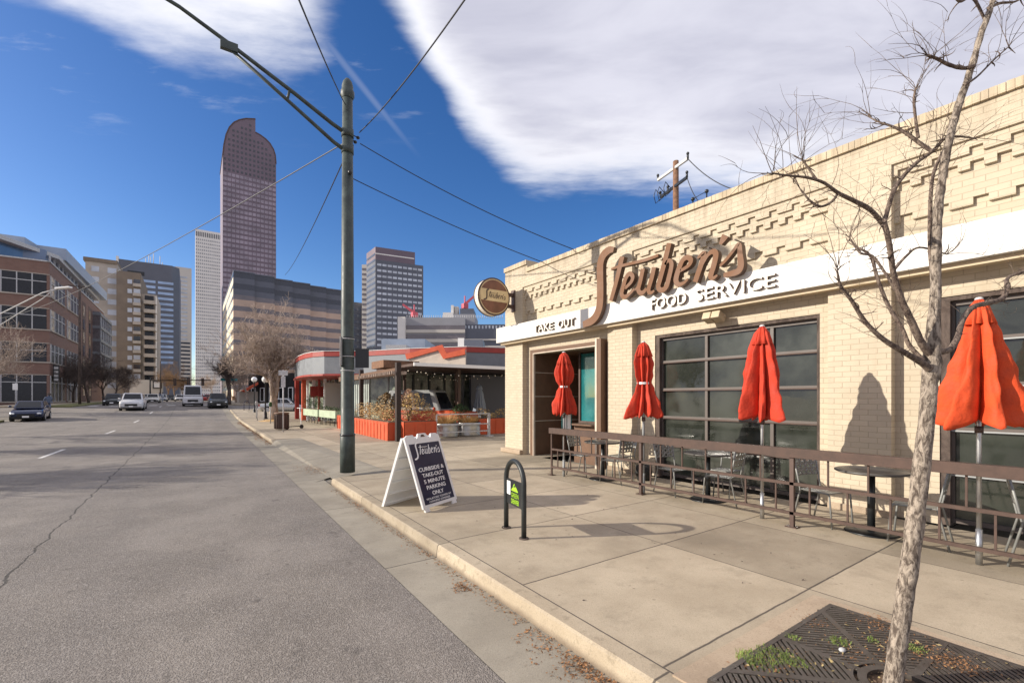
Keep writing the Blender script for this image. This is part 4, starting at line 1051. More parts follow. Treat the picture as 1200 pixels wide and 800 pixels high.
def twig(mb, p, d, l, r, rnd, depth=0):
    n = 6; pts = [Vector(p)]; dd = Vector(d).normalized(); cur = Vector(p)
    bend = Vector((rnd.uniform(-1, 1), rnd.uniform(-1, 1), rnd.uniform(-.6, 1.)))*.75
    for i in range(n):
        dd = (dd+bend*.35+Vector((rnd.uniform(-1, 1), rnd.uniform(-1, 1), rnd.uniform(-1, 1)))*.10).normalized(); cur = cur+dd*l/n; pts.append(cur.copy())
        if depth < 1 and rnd.random() < .38 and i > 0:
            sd = (dd+Vector((rnd.uniform(-1, 1), rnd.uniform(-1, 1), rnd.uniform(-.6, 1)))*.9).normalized()
            twig(mb, cur, sd, l*rnd.uniform(.3, .6), r*.6, rnd, depth+1)
    mb.tube(pts, [r*(1-.7*i/n) for i in range(n+1)], 4, False)
rnd = random.Random(11)
for k, (P, Rr) in enumerate(ends):
    m = len(P)
    for i in range(4, m):
        t = i/m
        if rnd.random() < .20+.45*t:
            dr = (P[i]-P[max(0, i-3)]).normalized(); sd = Vector((rnd.uniform(-1, 1), rnd.uniform(-1, 1), rnd.uniform(-.5, 1.1))).normalized()
            short = rnd.random() < .5
            twig(tw, P[i], (dr*.6+sd).normalized(), rnd.uniform(.03, .10) if short else rnd.uniform(.15, .42), .0042 if short else .0017, rnd)
            if rnd.random() < .6: twig(tw, P[i], (dr*.2-sd).normalized(), rnd.uniform(.02, .07), .0045, rnd, 1)
    for j in range(4):
        sd = Vector((rnd.uniform(-1, 1), rnd.uniform(-1, 1), rnd.uniform(.0, 1.2))).normalized(); dr = (P[-1]-P[-4]).normalized()
        twig(tw, P[-1], (dr+sd*.8).normalized(), rnd.uniform(.15, .45), .0022, rnd)
cb.build('branches', 'bark_twig', ft, True); o = tw.build('twigs', 'bark_twig', ft, True); 

# ------------------------------------------------------------------ the city behind
def east_to(P, px):
    u = (px-600)/FPX; return Vector((P.y*(SY+u*CY)/(CY-u*SY), P.y, 0))
def north_to(P, px):
    u = (px-600)/FPX; return Vector((P.x, P.x*(CY-u*SY)/(SY+u*CY), 0))
class Face:
    """a vertical plane from P to Q, left to right as seen from outside"""
    def __init__(s, P, Q):
        s.P, s.Q = Vector((P.x, P.y, 0)), Vector((Q.x, Q.y, 0)); s.u = (s.Q-s.P); s.L = s.u.length; s.u.normalize(); s.n = Vector((s.u.y, -s.u.x, 0))
    def box(s, mb, a, b, z0, z1, o0, o1):
        c = s.P+s.u*(a+b)/2+s.n*(o0+o1)/2; c.z = (z0+z1)/2
        mb.obox(c, s.u*(b-a)/2, s.n*(o1-o0)/2, Vector((0, 0, (z1-z0)/2)))
def windows(root, face, cols, rows, material, o0, o1, name='window', limit=100, jitter=None):
    """cols and rows are lists of (start, end); the nearest come as parts of their own, any past the limit as one part"""
    cells = [(c, r) for r in rows for c in cols]; rest = MB(); n = 0
    have = sum(1 for o in root.children if o.name.startswith(name)) if False else COUNT.get(root.name, 0)
    for (a, b), (z0, z1) in cells:
        m = material if not jitter or random.random() > jitter[1] else jitter[0]
        if have+n < limit:
            w = MB(); face.box(w, a, b, z0, z1, o0, o1); w.build(name, m, root, True); n += 1
        else: face.box(rest, a, b, z0, z1, o0, o1)
    COUNT[root.name] = have+n
    if rest.v:
        o = rest.build(name, material, root, True); o['kind'] = 'stuff'
COUNT = {}
mat('win_grey', (.33, .33, .35), .3, var=.2, vs=.1)
def split(L, n, frac, off=0):
    w = (L-2*off)/n; return [(off+w*(i+(1-frac)/2), off+w*(i+(1+frac)/2)) for i in range(n)]
def levels(z0, z1, n, f0, f1):
    h = (z1-z0)/n; return [(z0+h*(i+f0), z0+h*(i+f1)) for i in range(n)]
mat('facade_brown', (.215, .172, .132), .85, vs=.4); mat('facade_tan', (.45, .40, .34), .85, vs=.3); mat('facade_white', (.80, .77, .72), .8, vs=.2, var=.04)
mat('facade_purple', (.165, .122, .15), .55, vs=.05); mat('facade_orange', (.56, .41, .32), .8, vs=.2); mat('facade_offwhite', (.60, .56, .50), .7, vs=.1, var=.05)
mat('slate_facade', (.115, .125, .155), .5, vs=.1); mat('win_pale', (.50, .54, .60), .2, var=.25, vs=.15, spec=.8); mat('win_dark', (.035, .04, .05), .12, var=.4, vs=.4, spec=.9)
mat('win_mauve', (.27, .22, .265), .3, var=.3, vs=.1, spec=.8); mat('win_blue', (.30, .42, .62), .15, var=.3, vs=.1, spec=.9); mat('band_glass', (.16, .14, .15), .25, var=.2, vs=.2, spec=.8)
mat('dark_band', (.025, .032, .05), .25, var=.2, vs=.2, spec=.8); mat('penthouse_metal', (.33, .39, .48), .45, var=.08, vs=.5); mat('win_warm', (.45, .33, .2), .2, var=.5, vs=1.2, spec=.8)
mat('tower_glass', (.10, .12, .165), .2, var=.2, vs=.05, spec=.8); mat('crane_red', (.55, .10, .13), .5); mat('facade_sunlit', (.72, .62, .46), .8, vs=.2)
mat('brick_shadow_and_trim', (.10, .06, .05), .7)  # plain dark trim colour, also painted shade on the office recess strips

# brick office block across the street
C = at(58, 58); Wst = Vector((-42, C.y, 0)); Nn = north_to(C, 121.5); ztop = 18.9
bo = thing('brick_office', 'red brick office block with ribbon windows and blue-grey metal penthouse across the street', 'office building', C)
w = MB(); w.prism([(Wst.x, Wst.y), (C.x, C.y), (C.x, Nn.y), (Wst.x, Nn.y)], 0.2, ztop); w.build('wall', 'red_brick', bo, True)
F1 = Face(Wst, C); F2 = Face(C, Nn)
L1 = F1.L
for z0, z1 in ((14.6, 17.2), (10.3, 12.9), (6.2, 8.5), (1.2, 4.5)):
    x = L1-27.
    k = 0
    while x < L1-.3:
        w = MB(); F1.box(w, x+.06, min(x+1.28, L1-.05), z0, z1, -.1, .03); p_ = w.build('window', 'dark_glass', bo, True)
        f_ = MB(); F1.box(f_, x-.05, x+.055, z0, z1, 0, .09); F1.box(f_, x+.06, min(x+1.28, L1), z1-.95, z1-.85, .032, .09); q_ = f_.build('frame', 'weather_grey', p_, False); q_.location = -bo.location
        x += 1.34; k += 1
    w = MB(); F1.box(w, L1-27, L1+.1, z0-.16, z0-.003, 0, .12); F1.box(w, L1-27, L1, z1+.003, z1+.1, 0, .06); w.build('sill', 'facade_tan', bo, True)
    for a, b in ((.3, 8.4), (9.8, 18.2)):
        n = 4
        for i in range(n):
            y0, y1 = a+(b-a)*i/n, a+(b-a)*(i+1)/n
            w = MB(); F2.box(w, y0+.1, y1-.1, z0, z1, -.1, .03); p_ = w.build('window', 'win_warm' if (i == 0 and z0 > 9 and random.random() < .9) else 'dark_glass', bo, True)
            f_ = MB(); F2.box(f_, y0-.08, y0+.09, z0, z1, 0, .1); F2.box(f_, y0+.1, y1-.1, z1-.95, z1-.85, .032, .09); q_ = f_.build('frame', 'weather_grey', p_, False); q_.location = -bo.location
        w = MB(); F2.box(w, a, b, z0-.16, z0-.003, 0, .12); w.build('sill', 'facade_tan', bo, True)
w = MB(); F2.box(w, 21, 24, 1, 17.6, -.2, .02); F2.box(w, 26.5, 29.5, 1, 17.6, -.2, .02); w.build('recess', 'brick_shadow_and_trim', bo, True)  # nearly flush dark strips; the recess shade is painted by their colour
for k in range(7):
    for a in (21.5, 27.0):
        w = MB(); F2.box(w, a, a+1.1, 2+k*2.2, 3.7+k*2.2, .021, .08); w.build('window', 'win_warm' if k % 2 == 0 else 'win_dark', bo, True)
w = MB(); F2.box(w, 30.5, 44.5, 7.2, 17.4, 0, 1.0); w.build('glass_bay', 'band_glass', bo, True)
w = MB()
for z in (7.2, 9.6, 11.9, 14.3, 16.7): F2.box(w, 30.4, 44.6, z, z+.5, -.0, 1.15)
for k in range(6): F2.box(w, 30.5+k*2.78, 30.65+k*2.78, 7.2, 17.2, .0, 1.1)
w.build('bay_frame', 'steel_grey', bo, True)
w = MB(); w.prism([(-42, 83.5), (-20.2, 83.5), (-18.4, 86.8), (-16.4, 87.5), (-16.2, Nn.y-1), (-42, Nn.y-1)], ztop, 21.8); w.build('penthouse_glass', 'blue_glass', bo, True)
w = MB(); w.prism([(-42, 89), (-18.7, 89), (-18.2, 92.5), (-15.2, 92.5), (-14.6, Nn.y+2), (-42, Nn.y+2)], 21.82, 23.5); w.build('penthouse_fascia', 'penthouse_metal', bo, True)
w = MB(); w.prism([(-42, 82.2), (-19.6, 82.2), (-15.5, 90), (-15.5, Nn.y), (-42, Nn.y)], 21.3, 21.81); w.build('penthouse_soffit', 'weather_grey', bo, True)
w = MB()
for x in [-40+i*2.2 for i in range(10)]: w.box((x, 83.3, ztop), (x+.14, 83.49, 21.3))
for y in [88+i*2.6 for i in range(13)]: w.box((-16.18, y, ztop), (-16.0, y+.16, 21.3))
w.build('penthouse_mullion', 'weather_grey', bo, True)
w = MB(); F2.box(w, -.1, F2.L, ztop-.05, ztop+.12, -.2, .1); F1.box(w, 0, F1.L+.1, ztop-.05, ztop+.12, -.2, .1); w.build('parapet_cap', 'weather_grey', bo, True)
w = MB(); F2.box(w, 5.4, 6.6, 5., 8.9, .1, 1.5) if False else F2.box(w, .9, 1.0, 3.7, 5.9, .15, .75)
bsn = w.build('banner_sign', 'black_metal', bo, True)
w = MB()
for k in range(4): F1.box(w, L1+.25, L1+.65, 3.85+k*.5, 4.15+k*.5, -.90, -.88)
w.build('banner_letters', 'weather_grey', bsn, False).location = -bo.location
w = MB(); F1.box(w, L1-9.5, L1-5, 3.6, 4.1, 0, 2.2); F1.box(w, L1-9.4, L1-9.1, .2, 3.6, 1.8, 2.1); F1.box(w, L1-5.4, L1-5.1, .2, 3.6, 1.8, 2.1); w.build('entrance_canopy', 'brick_shadow_and_trim', bo, True)

# apartment block, tan front and brown side wing
d = 122; z1 = hz(304, d)
A = at(100, d+3); B = east_to(A, 138); zt = hz(304, 124)
ap = thing('apartment_block', 'tan and brown twelve-storey apartment block with stacked balconies', 'apartment building', (B.x, B.y, 0))
w = MB(); w.prism([(A.x, A.y), (B.x, A.y), (B.x, A.y+28), (A.x, A.y+28)], .5, zt); w.build('wall', 'facade_tan', ap, True)
w = MB(); w.prism([(A.x-.4, A.y-.4), (B.x-.02, A.y-.4), (B.x-.02, A.y+27), (A.x-.4, A.y+27)], zt+.01, zt+1.0); w.build('roof_cap', 'facade_brown', ap, True)
B2 = Vector((B.x+.02, A.y-3.0, 0)); Cc = east_to(B2, 165); D2 = east_to(B2, 168.5)
w = MB(); w.prism([(B2.x, B2.y), (Cc.x, B2.y), (Cc.x, B2.y+24), (B2.x, B2.y+24)], .5, hz(310, 121)); w.build('wall', 'facade_brown', ap, True)
F = Face(A, B)
rows = levels(3.5, zt-.6, 12, .3, .8)
windows(ap, F, [(F.L*.18, F.L*.42), (F.L*.68, F.L*.96)], rows, 'win_pale', -.05, .06, jitter=('win_dark', .12))
F = Face(B2, Cc); rows2 = levels(3.5, hz(316, 121), 12, .28, .72)
windows(ap, F, [(F.L*.45, F.L*.64)], rows2, 'win_pale', -.05, .06)
windows(ap, F, [(F.L*.70, F.L*.98)], levels(3.5, hz(316, 121), 12, .35, .8), 'win_dark', -.05, .03, jitter=('win_pale', .5))
for (z0, z1_) in levels(3.5, hz(316, 121), 12, .0, .3):
    w = MB(); F.box(w, F.L*.68, F.L*1.01, z0, z1_, .0, 1.1); w.build('balcony', 'facade_tan', ap, True)
E1 = Vector((Cc.x, B2.y-1.5, 0)); E2 = east_to(E1, 183)
zb = hz(331, 118)
w = MB(); w.prism([(Cc.x+.02, E1.y+3), (E2.x, E1.y+3), (E2.x, E1.y+22), (Cc.x+.02, E1.y+22)], .5, zb); w.build('wall', 'facade_tan', ap, True)
F = Face(Vector((Cc.x, E1.y+3, 0)), Vector((E2.x, E1.y+3, 0)))
for i, (z0, z1_) in enumerate(levels(3., zb-.5, 11, .02, .42)):
    w = MB(); F.box(w, F.L*.18, F.L*.95, z0, z1_, .0, 1.8); bl = w.build('balcony', 'facade_tan', ap, True)
    w = MB(); F.box(w, F.L*.22, F.L*.8, z1_+.01, z1_+1.6, -.05, .04); w.build('opening', 'dark_glass', ap, True)
    w = MB(); F.box(w, F.L*.95, F.L*1.0, z0, z1_+1.2, .0, 1.9); w.build('balcony_fin', 'facade_white', ap, True)
w = MB(); w.prism([(Cc.x-2, E1.y-4), (E2.x+1.5, E1.y-4), (E2.x+1.5, E1.y+2.9), (Cc.x-2, E1.y+2.9)], .5, hz(443, 115)); w.build('podium', 'facade_offwhite', ap, True)
ss = thing('wall_sign', 'small square white and black sign high on the pale podium wall', 'sign', (E1.x+4.0, E1.y-4.2, hz(449, 114)))
w = MB(); w.box((-1, 0, -1), (1, .15, 1)); w.build('board', 'black_metal', ss); w = MB(); w.box((-.75, -.03, -.75), (.75, -.002, .75)); w.build('panel', 'paper_white', ss)

# blue glass tower behind it
A = at(138, 222); B = east_to(A, 210); zt = hz(303, 222)
bt = thing('glass_tower', 'slate blue office tower with bright window bands behind the brown apartments', 'office tower', (A.x, A.y, 0))
w = MB(); w.prism([(A.x, A.y), (B.x-3, A.y), (B.x, A.y+4), (B.x, A.y+40), (A.x, A.y+40)], .8, zt); w.build('wall', 'slate_facade', bt, True)
w = MB(); w.box((A.x-.6, A.y-.5, .8), (A.x+.3, A.y+2, zt+1.2)); w.build('corner_fin', 'facade_white', bt, True)
F = Face(A, B)
for rr in levels(18, zt-8, 16, .3, .75):
    for (a, b) in ((F.L*.38, F.L*.60), (F.L*.64, F.L*.90)):
        w = MB(); F.box(w, a, b, rr[0], rr[1], -.1, .1); w.build('window_band', 'win_blue', bt, True)
w = MB(); F.box(w, F.L*.15, F.L*.42, zt-7, zt-5, -.1, .1); w.build('louvre', 'black_metal', bt, True)
w = MB()
for k, (a, h) in enumerate(((.42, 4), (.47, 6), (.5, 5), (.55, 7), (.66, 6), (.7, 3))): w.cyl((A.x+F.L*a, A.y+8, zt), (A.x+F.L*a, A.y+8, zt+h), .18, n=5)
w.build('antenna', 'weather_grey', bt, True)
# off-white tower
A = at(205, 330); B = east_to(A, 224.5); zt = hz(312, 330)
ot = thing('pale_tower', 'narrow pale office tower with dark reflecting floors beside the blue one', 'office tower', (A.x, A.y, 0))
poly = [(A.x, A.y), (B.x, A.y), (B.x, A.y+30), (A.x, A.y+30)]
w = MB(); w.prism(poly, .8, zt); w.build('wall', 'facade_offwhite', ot, True)
F = Face(A, B)
for i, rr in enumerate(levels(6, zt-6, 30, .35, .8)):
    w = MB(); F.box(w, 1, F.L-(.8 if i < 13 or i % 1 else 2.5), rr[0], rr[1], -.1, .15); w.build('window_band', 'dark_band' if i < 13 else 'win_pale', ot, True)

# white grid tower
A = at(229, 600); B = east_to(A, 263); zt = hz(268, 600)
wt = thing('white_tower', 'tallest white tower with a fine grid of square windows and flat top', 'office tower', (A.x, A.y, 0))
w = MB(); w.prism([(A.x, A.y), (B.x+8, A.y), (B.x+8, A.y+40), (A.x, A.y+40)], .8, zt); w.build('wall', 'facade_white', wt, True)
F = Face(A, B)
windows(wt, F, split(F.L, 15, .5), levels(4, zt-11, 46, .3, .75), 'win_grey', -.2, .2)
w = MB()
for a, b in split(F.L, 16, .5): F.box(w, a, b, zt-9, zt-3, -.2, .2)
w.build('crown_slots', 'win_dark', wt, True)

# dark red tower with the curved twin crown
A = at(261, 350); B = east_to(A, 323.5)
u0 = A.x; Lw = B.x-A.x
def zz(py): return hz(py, 350)
prof = [(0, zz(180)), (.02, zz(168)), (.07, zz(155)), (.15, zz(147)), (.27, zz(141.5)), (.40, zz(139.5)), (.58, zz(140)), (.58, zz(158)), (.70, zz(161)), (.82, zz(167)), (.91, zz(175)), (.97, zz(185)), (1, zz(198))]
rt = thing('curved_top_tower', 'dark red granite tower with a stepped curved crown, tallest in the skyline', 'office tower', (A.x, A.y, 0))
prof = [(a_, 1.7+(z_-1.7)*((A.x+Lw*a_)*SY+A.y*CY)/350) for a_, z_ in [(0, zz(182)), (.02, zz(170)), (.06, zz(158)), (.12, zz(149.5)), (.2, zz(144)), (.3, zz(141)), (.42, zz(139.5)), (.6, zz(140)), (.6, zz(155.5)), (.7, zz(159)), (.8, zz(163.5)), (.88, zz(168.5)), (.95, zz(175.5)), (.985, zz(182)), (1, zz(192))]]
pts = [(A.x, A.y, .8)]+[(A.x+Lw*a, A.y, z) for a, z in prof]+[(B.x, A.y, .8)]
w = MB(); w.extr(pts, (0, 38, 0)); w.build('wall', 'facade_purple', rt, True, fix=True)
w = MB()
for (a, z), (b, z2) in zip(prof, prof[1:]):
    if a != b: w.beam((A.x+Lw*a, A.y+19, z+.3), (A.x+Lw*b, A.y+19, z2+.3), 38.6, .8)
w.build('crown_cap', 'brick_shadow_and_trim', rt, True)
F = Face(A, B)
def topz(t):
    for (a, z), (b, z2) in zip(prof, prof[1:]):
        if b > a and a <= t <= b: return z+(z2-z)*(t-a)/(b-a)
    return 0
NC = 13; cells = []
fl = (zz(200)-4)/44
for i in range(60):
    zl = 4+i*fl
    for k in range(NC):
        a, b = (k+.08)/NC, (k+.92)/NC
        if min(topz(a), topz(b), topz((a+b)/2)) < zl+fl+1.5: continue
        cells.append((i, a*F.L, b*F.L, zl))
rest = MB(); rest2 = MB(); n = 0
for (i, a, b, zl) in cells:
    hi = i >= 44
    aa, bb, z0, z1_ = (a+.22*(b-a), b-.22*(b-a), zl+.3*fl, zl+.72*fl) if hi else (a, b, zl+.25*fl, zl+.85*fl)
    if n < 99:
        w = MB(); F.box(w, aa, bb, z0, z1_, -.2, .15); w.build('window', 'win_dark' if hi else 'win_mauve', rt, True); n += 1
    elif hi: F.box(rest2, aa, bb, z0, z1_, -.2, .15)
    else: F.box(rest, aa, bb, z0, z1_, -.2, .15)
o = rest.build('window', 'win_mauve', rt, True); o['kind'] = 'stuff'
o = rest2.build('crown_opening', 'win_dark', rt, True); o['kind'] = 'stuff'

# tan office with dark attic floors
C0 = at(273.5, 108); zt = hz(318, 108)
tob = thing('banded_office', 'wide tan office block with orange and grey bands and dark attic floors', 'office building', C0)
w_ = MB(); back = MB(); x = C0.x; y = C0.y
E = east_to(C0, 408); Lx = E.x-C0.x; steps = 6
allw = {'facade_orange': MB(), 'band_glass': MB(), 'dark_band': MB(), 'slate_facade': MB()}
w_.prism([(C0.x+.3, y+9.3), (E.x, y+9.3), (E.x, y+45), (C0.x+.3, y+45)], .5, zt-.6); w_.build('wall', 'facade_orange', tob, True)
hgt = (zt-2)
for s_ in range(steps):
    xa, xb = C0.x+Lx*s_/steps, C0.x+Lx*(s_+1)/steps; off = .45*(s_ % 2)
    rows = []
    nb = 11; h = hgt/nb
    for i in range(nb):
        z0 = 2+i*h
        if i >= nb-2: rows += [('slate_facade', z0, z0+h*.5), ('dark_band', z0+h*.5, z0+h)]
        else: rows += [('facade_orange', z0, z0+h*.58), ('band_glass', z0+h*.58, z0+h)]
    for m_, z0, z1_ in rows: allw[m_].box((xa+.01, y-off+1.3*s_, z0+.002), (xb-.01, y+9.2, z1_-.002))
for m_, mb in allw.items(): mb.build({'facade_orange': 'spandrel', 'band_glass': 'window_band', 'dark_band': 'attic_window', 'slate_facade': 'attic_spandrel'}[m_], m_, tob, True)
wm = {'facade_sunlit': MB(), 'band_glass': MB()}
for i in range(11):
    z0 = 2+i*hgt/11; h = hgt/11
    wm['facade_sunlit'].box((C0.x, y+1.3, z0), (C0.x+.29, y+45, z0+h*.62)); wm['band_glass'].box((C0.x+.05, y+1.3, z0+h*.621), (C0.x+.28, y+45, z0+h*.999))
wm['facade_sunlit'].build('side_spandrel', 'facade_sunlit', tob, True); wm['band_glass'].build('side_window_band', 'win_pale', tob, True)  # sunlight on the west side is put into lighter wall and window colours
w = MB()
for s_ in range(steps): w.box((C0.x+Lx*s_/steps, y+1.3*s_-.45*(s_ % 2)-.15, zt-.001), (C0.x+Lx*(s_+1)/steps-.01, y+9.2, zt+.3))
w.box((C0.x, y+9.21, zt-.5), (E.x, y+45, zt)); w.build('roof_edge', 'slate_facade', tob, True)

# distant dark block, slate tower
A = at(408, 300); B = east_to(A, 426); w = MB()
db = thing('distant_block', 'plain dark blue-grey block far behind the green pole', 'office building', (A.x, A.y, 0))
w.prism([(A.x, A.y), (B.x, A.y), (B.x, A.y+25), (A.x, A.y+25)], .8, hz(353, 300)); w.build('wall', 'slate_facade', db, True)
F = Face(A, B)
for rr in levels(5, hz(358, 300), 14, .3, .7):
    w = MB(); F.box(w, 1, F.L-1, rr[0], rr[1], -.1, .1); w.build('window_band', 'tower_glass', db, True)
K = at(440, 250); Lf = at(429.5, 262); Rr_ = east_to(K, 496); zt = hz(304, 250)
st_ = thing('slate_tower', 'dark slate office tower with maroon top floors and rows of small windows', 'office tower', (K.x, K.y, 0))
Rr_ = at(496, 262)
bk = Rr_+(Lf-K); w = MB()
w.prism([(K.x, K.y), (Rr_.x, Rr_.y), (bk.x, bk.y), (Lf.x, Lf.y)], .8, zt); w.build('wall', 'slate_facade', st_, True)
m1 = K.lerp(Rr_, .82); m2 = m1+(Lf-K)
w = MB(); w.prism([(K.x, K.y), (m1.x, m1.y), (m2.x, m2.y), (Lf.x, Lf.y)], zt+.01, hz(289, 250)); w.build('crown', 'facade_maroon' if 'facade_maroon' in MATS else 'facade_purple', st_, True)
F = Face(K, Rr_)
windows(st_, F, split(F.L, 9, .8, .6), levels(10, zt-1, 21, .3, .68), 'win_pale', -.1, .12, limit=95)
w = MB()
F.box(w, 0, F.L*.8, zt+3, zt+3.6, -.1, .15); w.build('crown_stripe', 'facade_white', st_, True)
G = Face(Lf, K)
for rr in levels(10, hz(294, 250), 23, .3, .68):
    w = MB(); G.box(w, .5, G.L-.5, rr[0], rr[1], -.1, .12); w.build('window_band', 'tower_glass', st_, True)
A = at(424, 300); B = at(432, 300)
w = MB(); w.prism([(A.x, A.y), (B.x, B.y), (B.x+4, B.y+12), (A.x+4, A.y+12)], .8, hz(310, 300)); w2 = thing('pale_tower', 'slim sunlit pale tower half hidden behind the dark slate one', 'office tower', (A.x, A.y, 0)); w.build('wall', 'facade_offwhite', w2, True)
F = Face(A, B)
for rr in levels(8, hz(313, 300), 24, .4, .8):
    w = MB(); F.box(w, .2, F.L-.2, rr[0], rr[1], -.1, .2); w.build('window_band', 'band_glass', w2, True)

# hospital-like white complex behind the diner
def block(root, px0, px1, d, y0, y1, material, dep=20, name='wall'):
    A = at(px0, d); B = at(px1, d); n = (B-A).normalized(); n = Vector((-n.y, n.x, 0))
    A2, B2 = A+n*dep, B+n*dep
    w = MB(); w.prism([(A.x, A.y), (B.x, B.y), (B2.x, B2.y), (A2.x, A2.y)], hz(y1, d), hz(y0, d)); return w.build(name, material, root, True), Face(A, B)
hp = thing('hospital_complex', 'long stepped white and grey complex with banded windows behind the diner', 'hospital', at(520, 130))
mat('hosp_grey', (.34, .34, .36), .8, vs=.2, var=.06)
b_, F = block(hp, 473, 545, 130, 372, 470, 'hosp_grey'); 
for (a, b) in ((381, 386), (392, 397), (403, 408)):
    w = MB(); F.box(w, .5, F.L, hz(b, 130), hz(a, 130), -.1, .1); w.build('window_band', 'band_glass', hp, True)
    w = MB(); F.box(w, .5, F.L, hz(b+4, 130), hz(b+.2, 130), -.1, .35); w.build('sill_band', 'facade_offwhite', hp, True)
block(hp, 466, 474.5, 128.6, 371, 470, 'facade_white', 12, 'stair_tower')
b_, F = block(hp, 535.5, 640, 131, 380, 470, 'slate_facade'); 
w = MB()
for a, b in split(F.L, 26, .45): F.box(w, a, b, hz(385, 131), hz(381.5, 131), -.1, .1)
w.build('window_band', 'win_pale', hp, True)
for (a, b) in ((397, 399), (405, 407)):
    w = MB(); F.box(w, 0, F.L, hz(b, 131), hz(a, 131), -.1, .3); w.build('sill_band', 'facade_offwhite', hp, True)
b_, F = block(hp, 531, 556.5, 132.5, 368, 380.2, 'hosp_grey', 12, 'upper_storey')
block(hp, 519, 531, 132.5, 366, 380, 'facade_white', 10, 'upper_storey')
block(hp, 539, 555, 133, 361.5, 368, 'slate_facade', 8, 'plant_room')
block(hp, 528.5, 531.5, 134, 357.5, 368, 'facade_white', 3, 'vent_stack'); block(hp, 532.5, 537, 135, 359, 368, 'facade_offwhite', 3, 'vent_stack')
w = MB()
for i in range(44):
    p = at(477+i*2.6, 130.5); w.cyl((p.x, p.y, hz(373, 130)), (p.x, p.y, hz(369, 130)), .08, n=4)
w.build('roof_railing', 'weather_grey', hp, True)
lo = thing('flat_roofed_annex', 'low pale grey metal annex between the diner roof and the white complex', 'building', at(480, 75))
block(lo, 447, 498, 75, 397, 470, 'penthouse_metal', 10); block(lo, 452, 476, 72, 404, 470, 'weather_grey', 3, 'roof_unit')
ut = thing('rooftop_unit', 'grey rooftop plant unit with a white end behind the red fascia', 'rooftop unit', at(550, 45))
block(ut, 544, 566, 45, 398, 420, 'slate_facade', 3, 'housing'); block(ut, 536.5, 543.8, 45, 396, 420, 'facade_white', 3, 'end_panel')
def crane(p0, p1, d, label):
    a = Vector(ray(*p0, d)); b = Vector(ray(*p1, d)); t = thing('tower_crane', label, 'crane', (a.x, a.y, a.z), 0, 'red cranes over the white complex')
    w = MB(); up = Vector((0, 0, 1)); r = .45*(d/140)
    for o_ in (up*r, -up*r*.6): w.beam(a+o_, b+o_*.4, .35, .35)
    for i in range(12):
        q0 = a.lerp(b, i/12); q1 = a.lerp(b, (i+1)/12); w.beam(q0+up*r*(1 if i % 2 else -.6), q1+up*r*(-.6 if i % 2 else 1), .25, .25)
    w.build('jib', 'crane_red', t, True)
    m = a.lerp(b, .25); w = MB(); w.beam((m.x, m.y, m.z-9), m, .6, .6); w.beam(m, m+up*2.6, .3, .3); w.box((m.x-.8, m.y-.8, m.z-1.2), (m.x+.8, m.y+.8, m.z+.2)); w.build('mast', 'crane_red', t, True)
crane((541, 360), (556, 347), 140, 'red luffing crane jib pointing up right above the plant room')
crane((490, 370), (472, 357), 141, 'red crane jib pointing up left in front of the slate tower')

# ------------------------------------------------------------------ the diner with its patio
dn = thing('diner', 'low retro diner with red and grey metal fascia and rounded street corner', 'restaurant', at(420, 28))
curve = [at(346, 37.5), at(356, 36.2), at(368, 34), at(382, 31.8), at(400, 29.6), at(426, 27.4)]
poly = [(p.x, p.y) for p in curve]; q = at(480, 25.6); q2 = at(546, 24.6); q3 = at(640, 26)
edge = curve+[q, q2, q3]
bkp = [(26, 34), (26, 46), (12, 46)]
def ring(o=0): return [(p.x, p.y) for p in edge]
def inset(poly, k):
    c = Vector((sum(p[0] for p in poly)/len(poly), sum(p[1] for p in poly)/len(poly))); return [tuple(Vector(p)+(c-Vector(p)).normalized()*k) for p in poly]
full = ring()+bkp
w = MB(); w.prism(inset(full, .9), 0, 3.05); w.build('glass_wall', 'diner_glass' if 'diner_glass' in MATS else 'door_glass', dn, True)
curveF = [at(345.5, 34.5), at(347, 32.2), at(351, 30.2), at(358, 28.6), at(367, 27.6), at(380, 27.1), at(400, 27.0), at(426, 27.0)]
full = [(p.x, p.y) for p in curveF+[q, q2, q3]]+bkp
w = MB(); w.prism(full, 3.10, 4.13); w.build('fascia_metal', 'steel_grey', dn, True)
w = MB(); w.prism(inset(full, -.04), 4.14, 4.42); w.build('red_fascia', 'red_paint', dn, True)
w = MB(); w.prism(inset(full, -.07), 4.43, 4.455); w.build('white_edge', 'paper_white', dn, True)
w = MB(); w.prism(inset(full, -.12), 2.98, 3.09); w.build('red_edge', 'red_paint', dn, True)
# zigzag sign parapet
A = at(476, 24.9); B = at(546, 24.0); F = Face(A, B); sc_ = F.L/70
def fp_(px, py, off): 
    t = (px-476)/70; p = A.lerp(B, t)+F.n*off; return (p.x, p.y, hz(py, 24.5))
w = MB(); w.extr([fp_(*p, .05) for p in ((478, 417), (520, 406), (523, 419), (546, 411), (546, 429), (484, 429))], -F.n*.1); w.build('zigzag_panel', 'beige_panel', dn, True, fix=True)
w = MB()
w.extr([fp_(*p, .14) for p in ((476, 414), (520, 404.5), (520.5, 409.5), (478, 420.5))], -F.n*.08)
w.extr([fp_(*p, .15) for p in ((520, 404.5), (525, 414.5), (546, 410), (546, 416.5), (521.5, 421), (515.5, 411))], -F.n*.08)
w.build('zigzag_stripe', 'orange_paint', dn, True, fix=True)
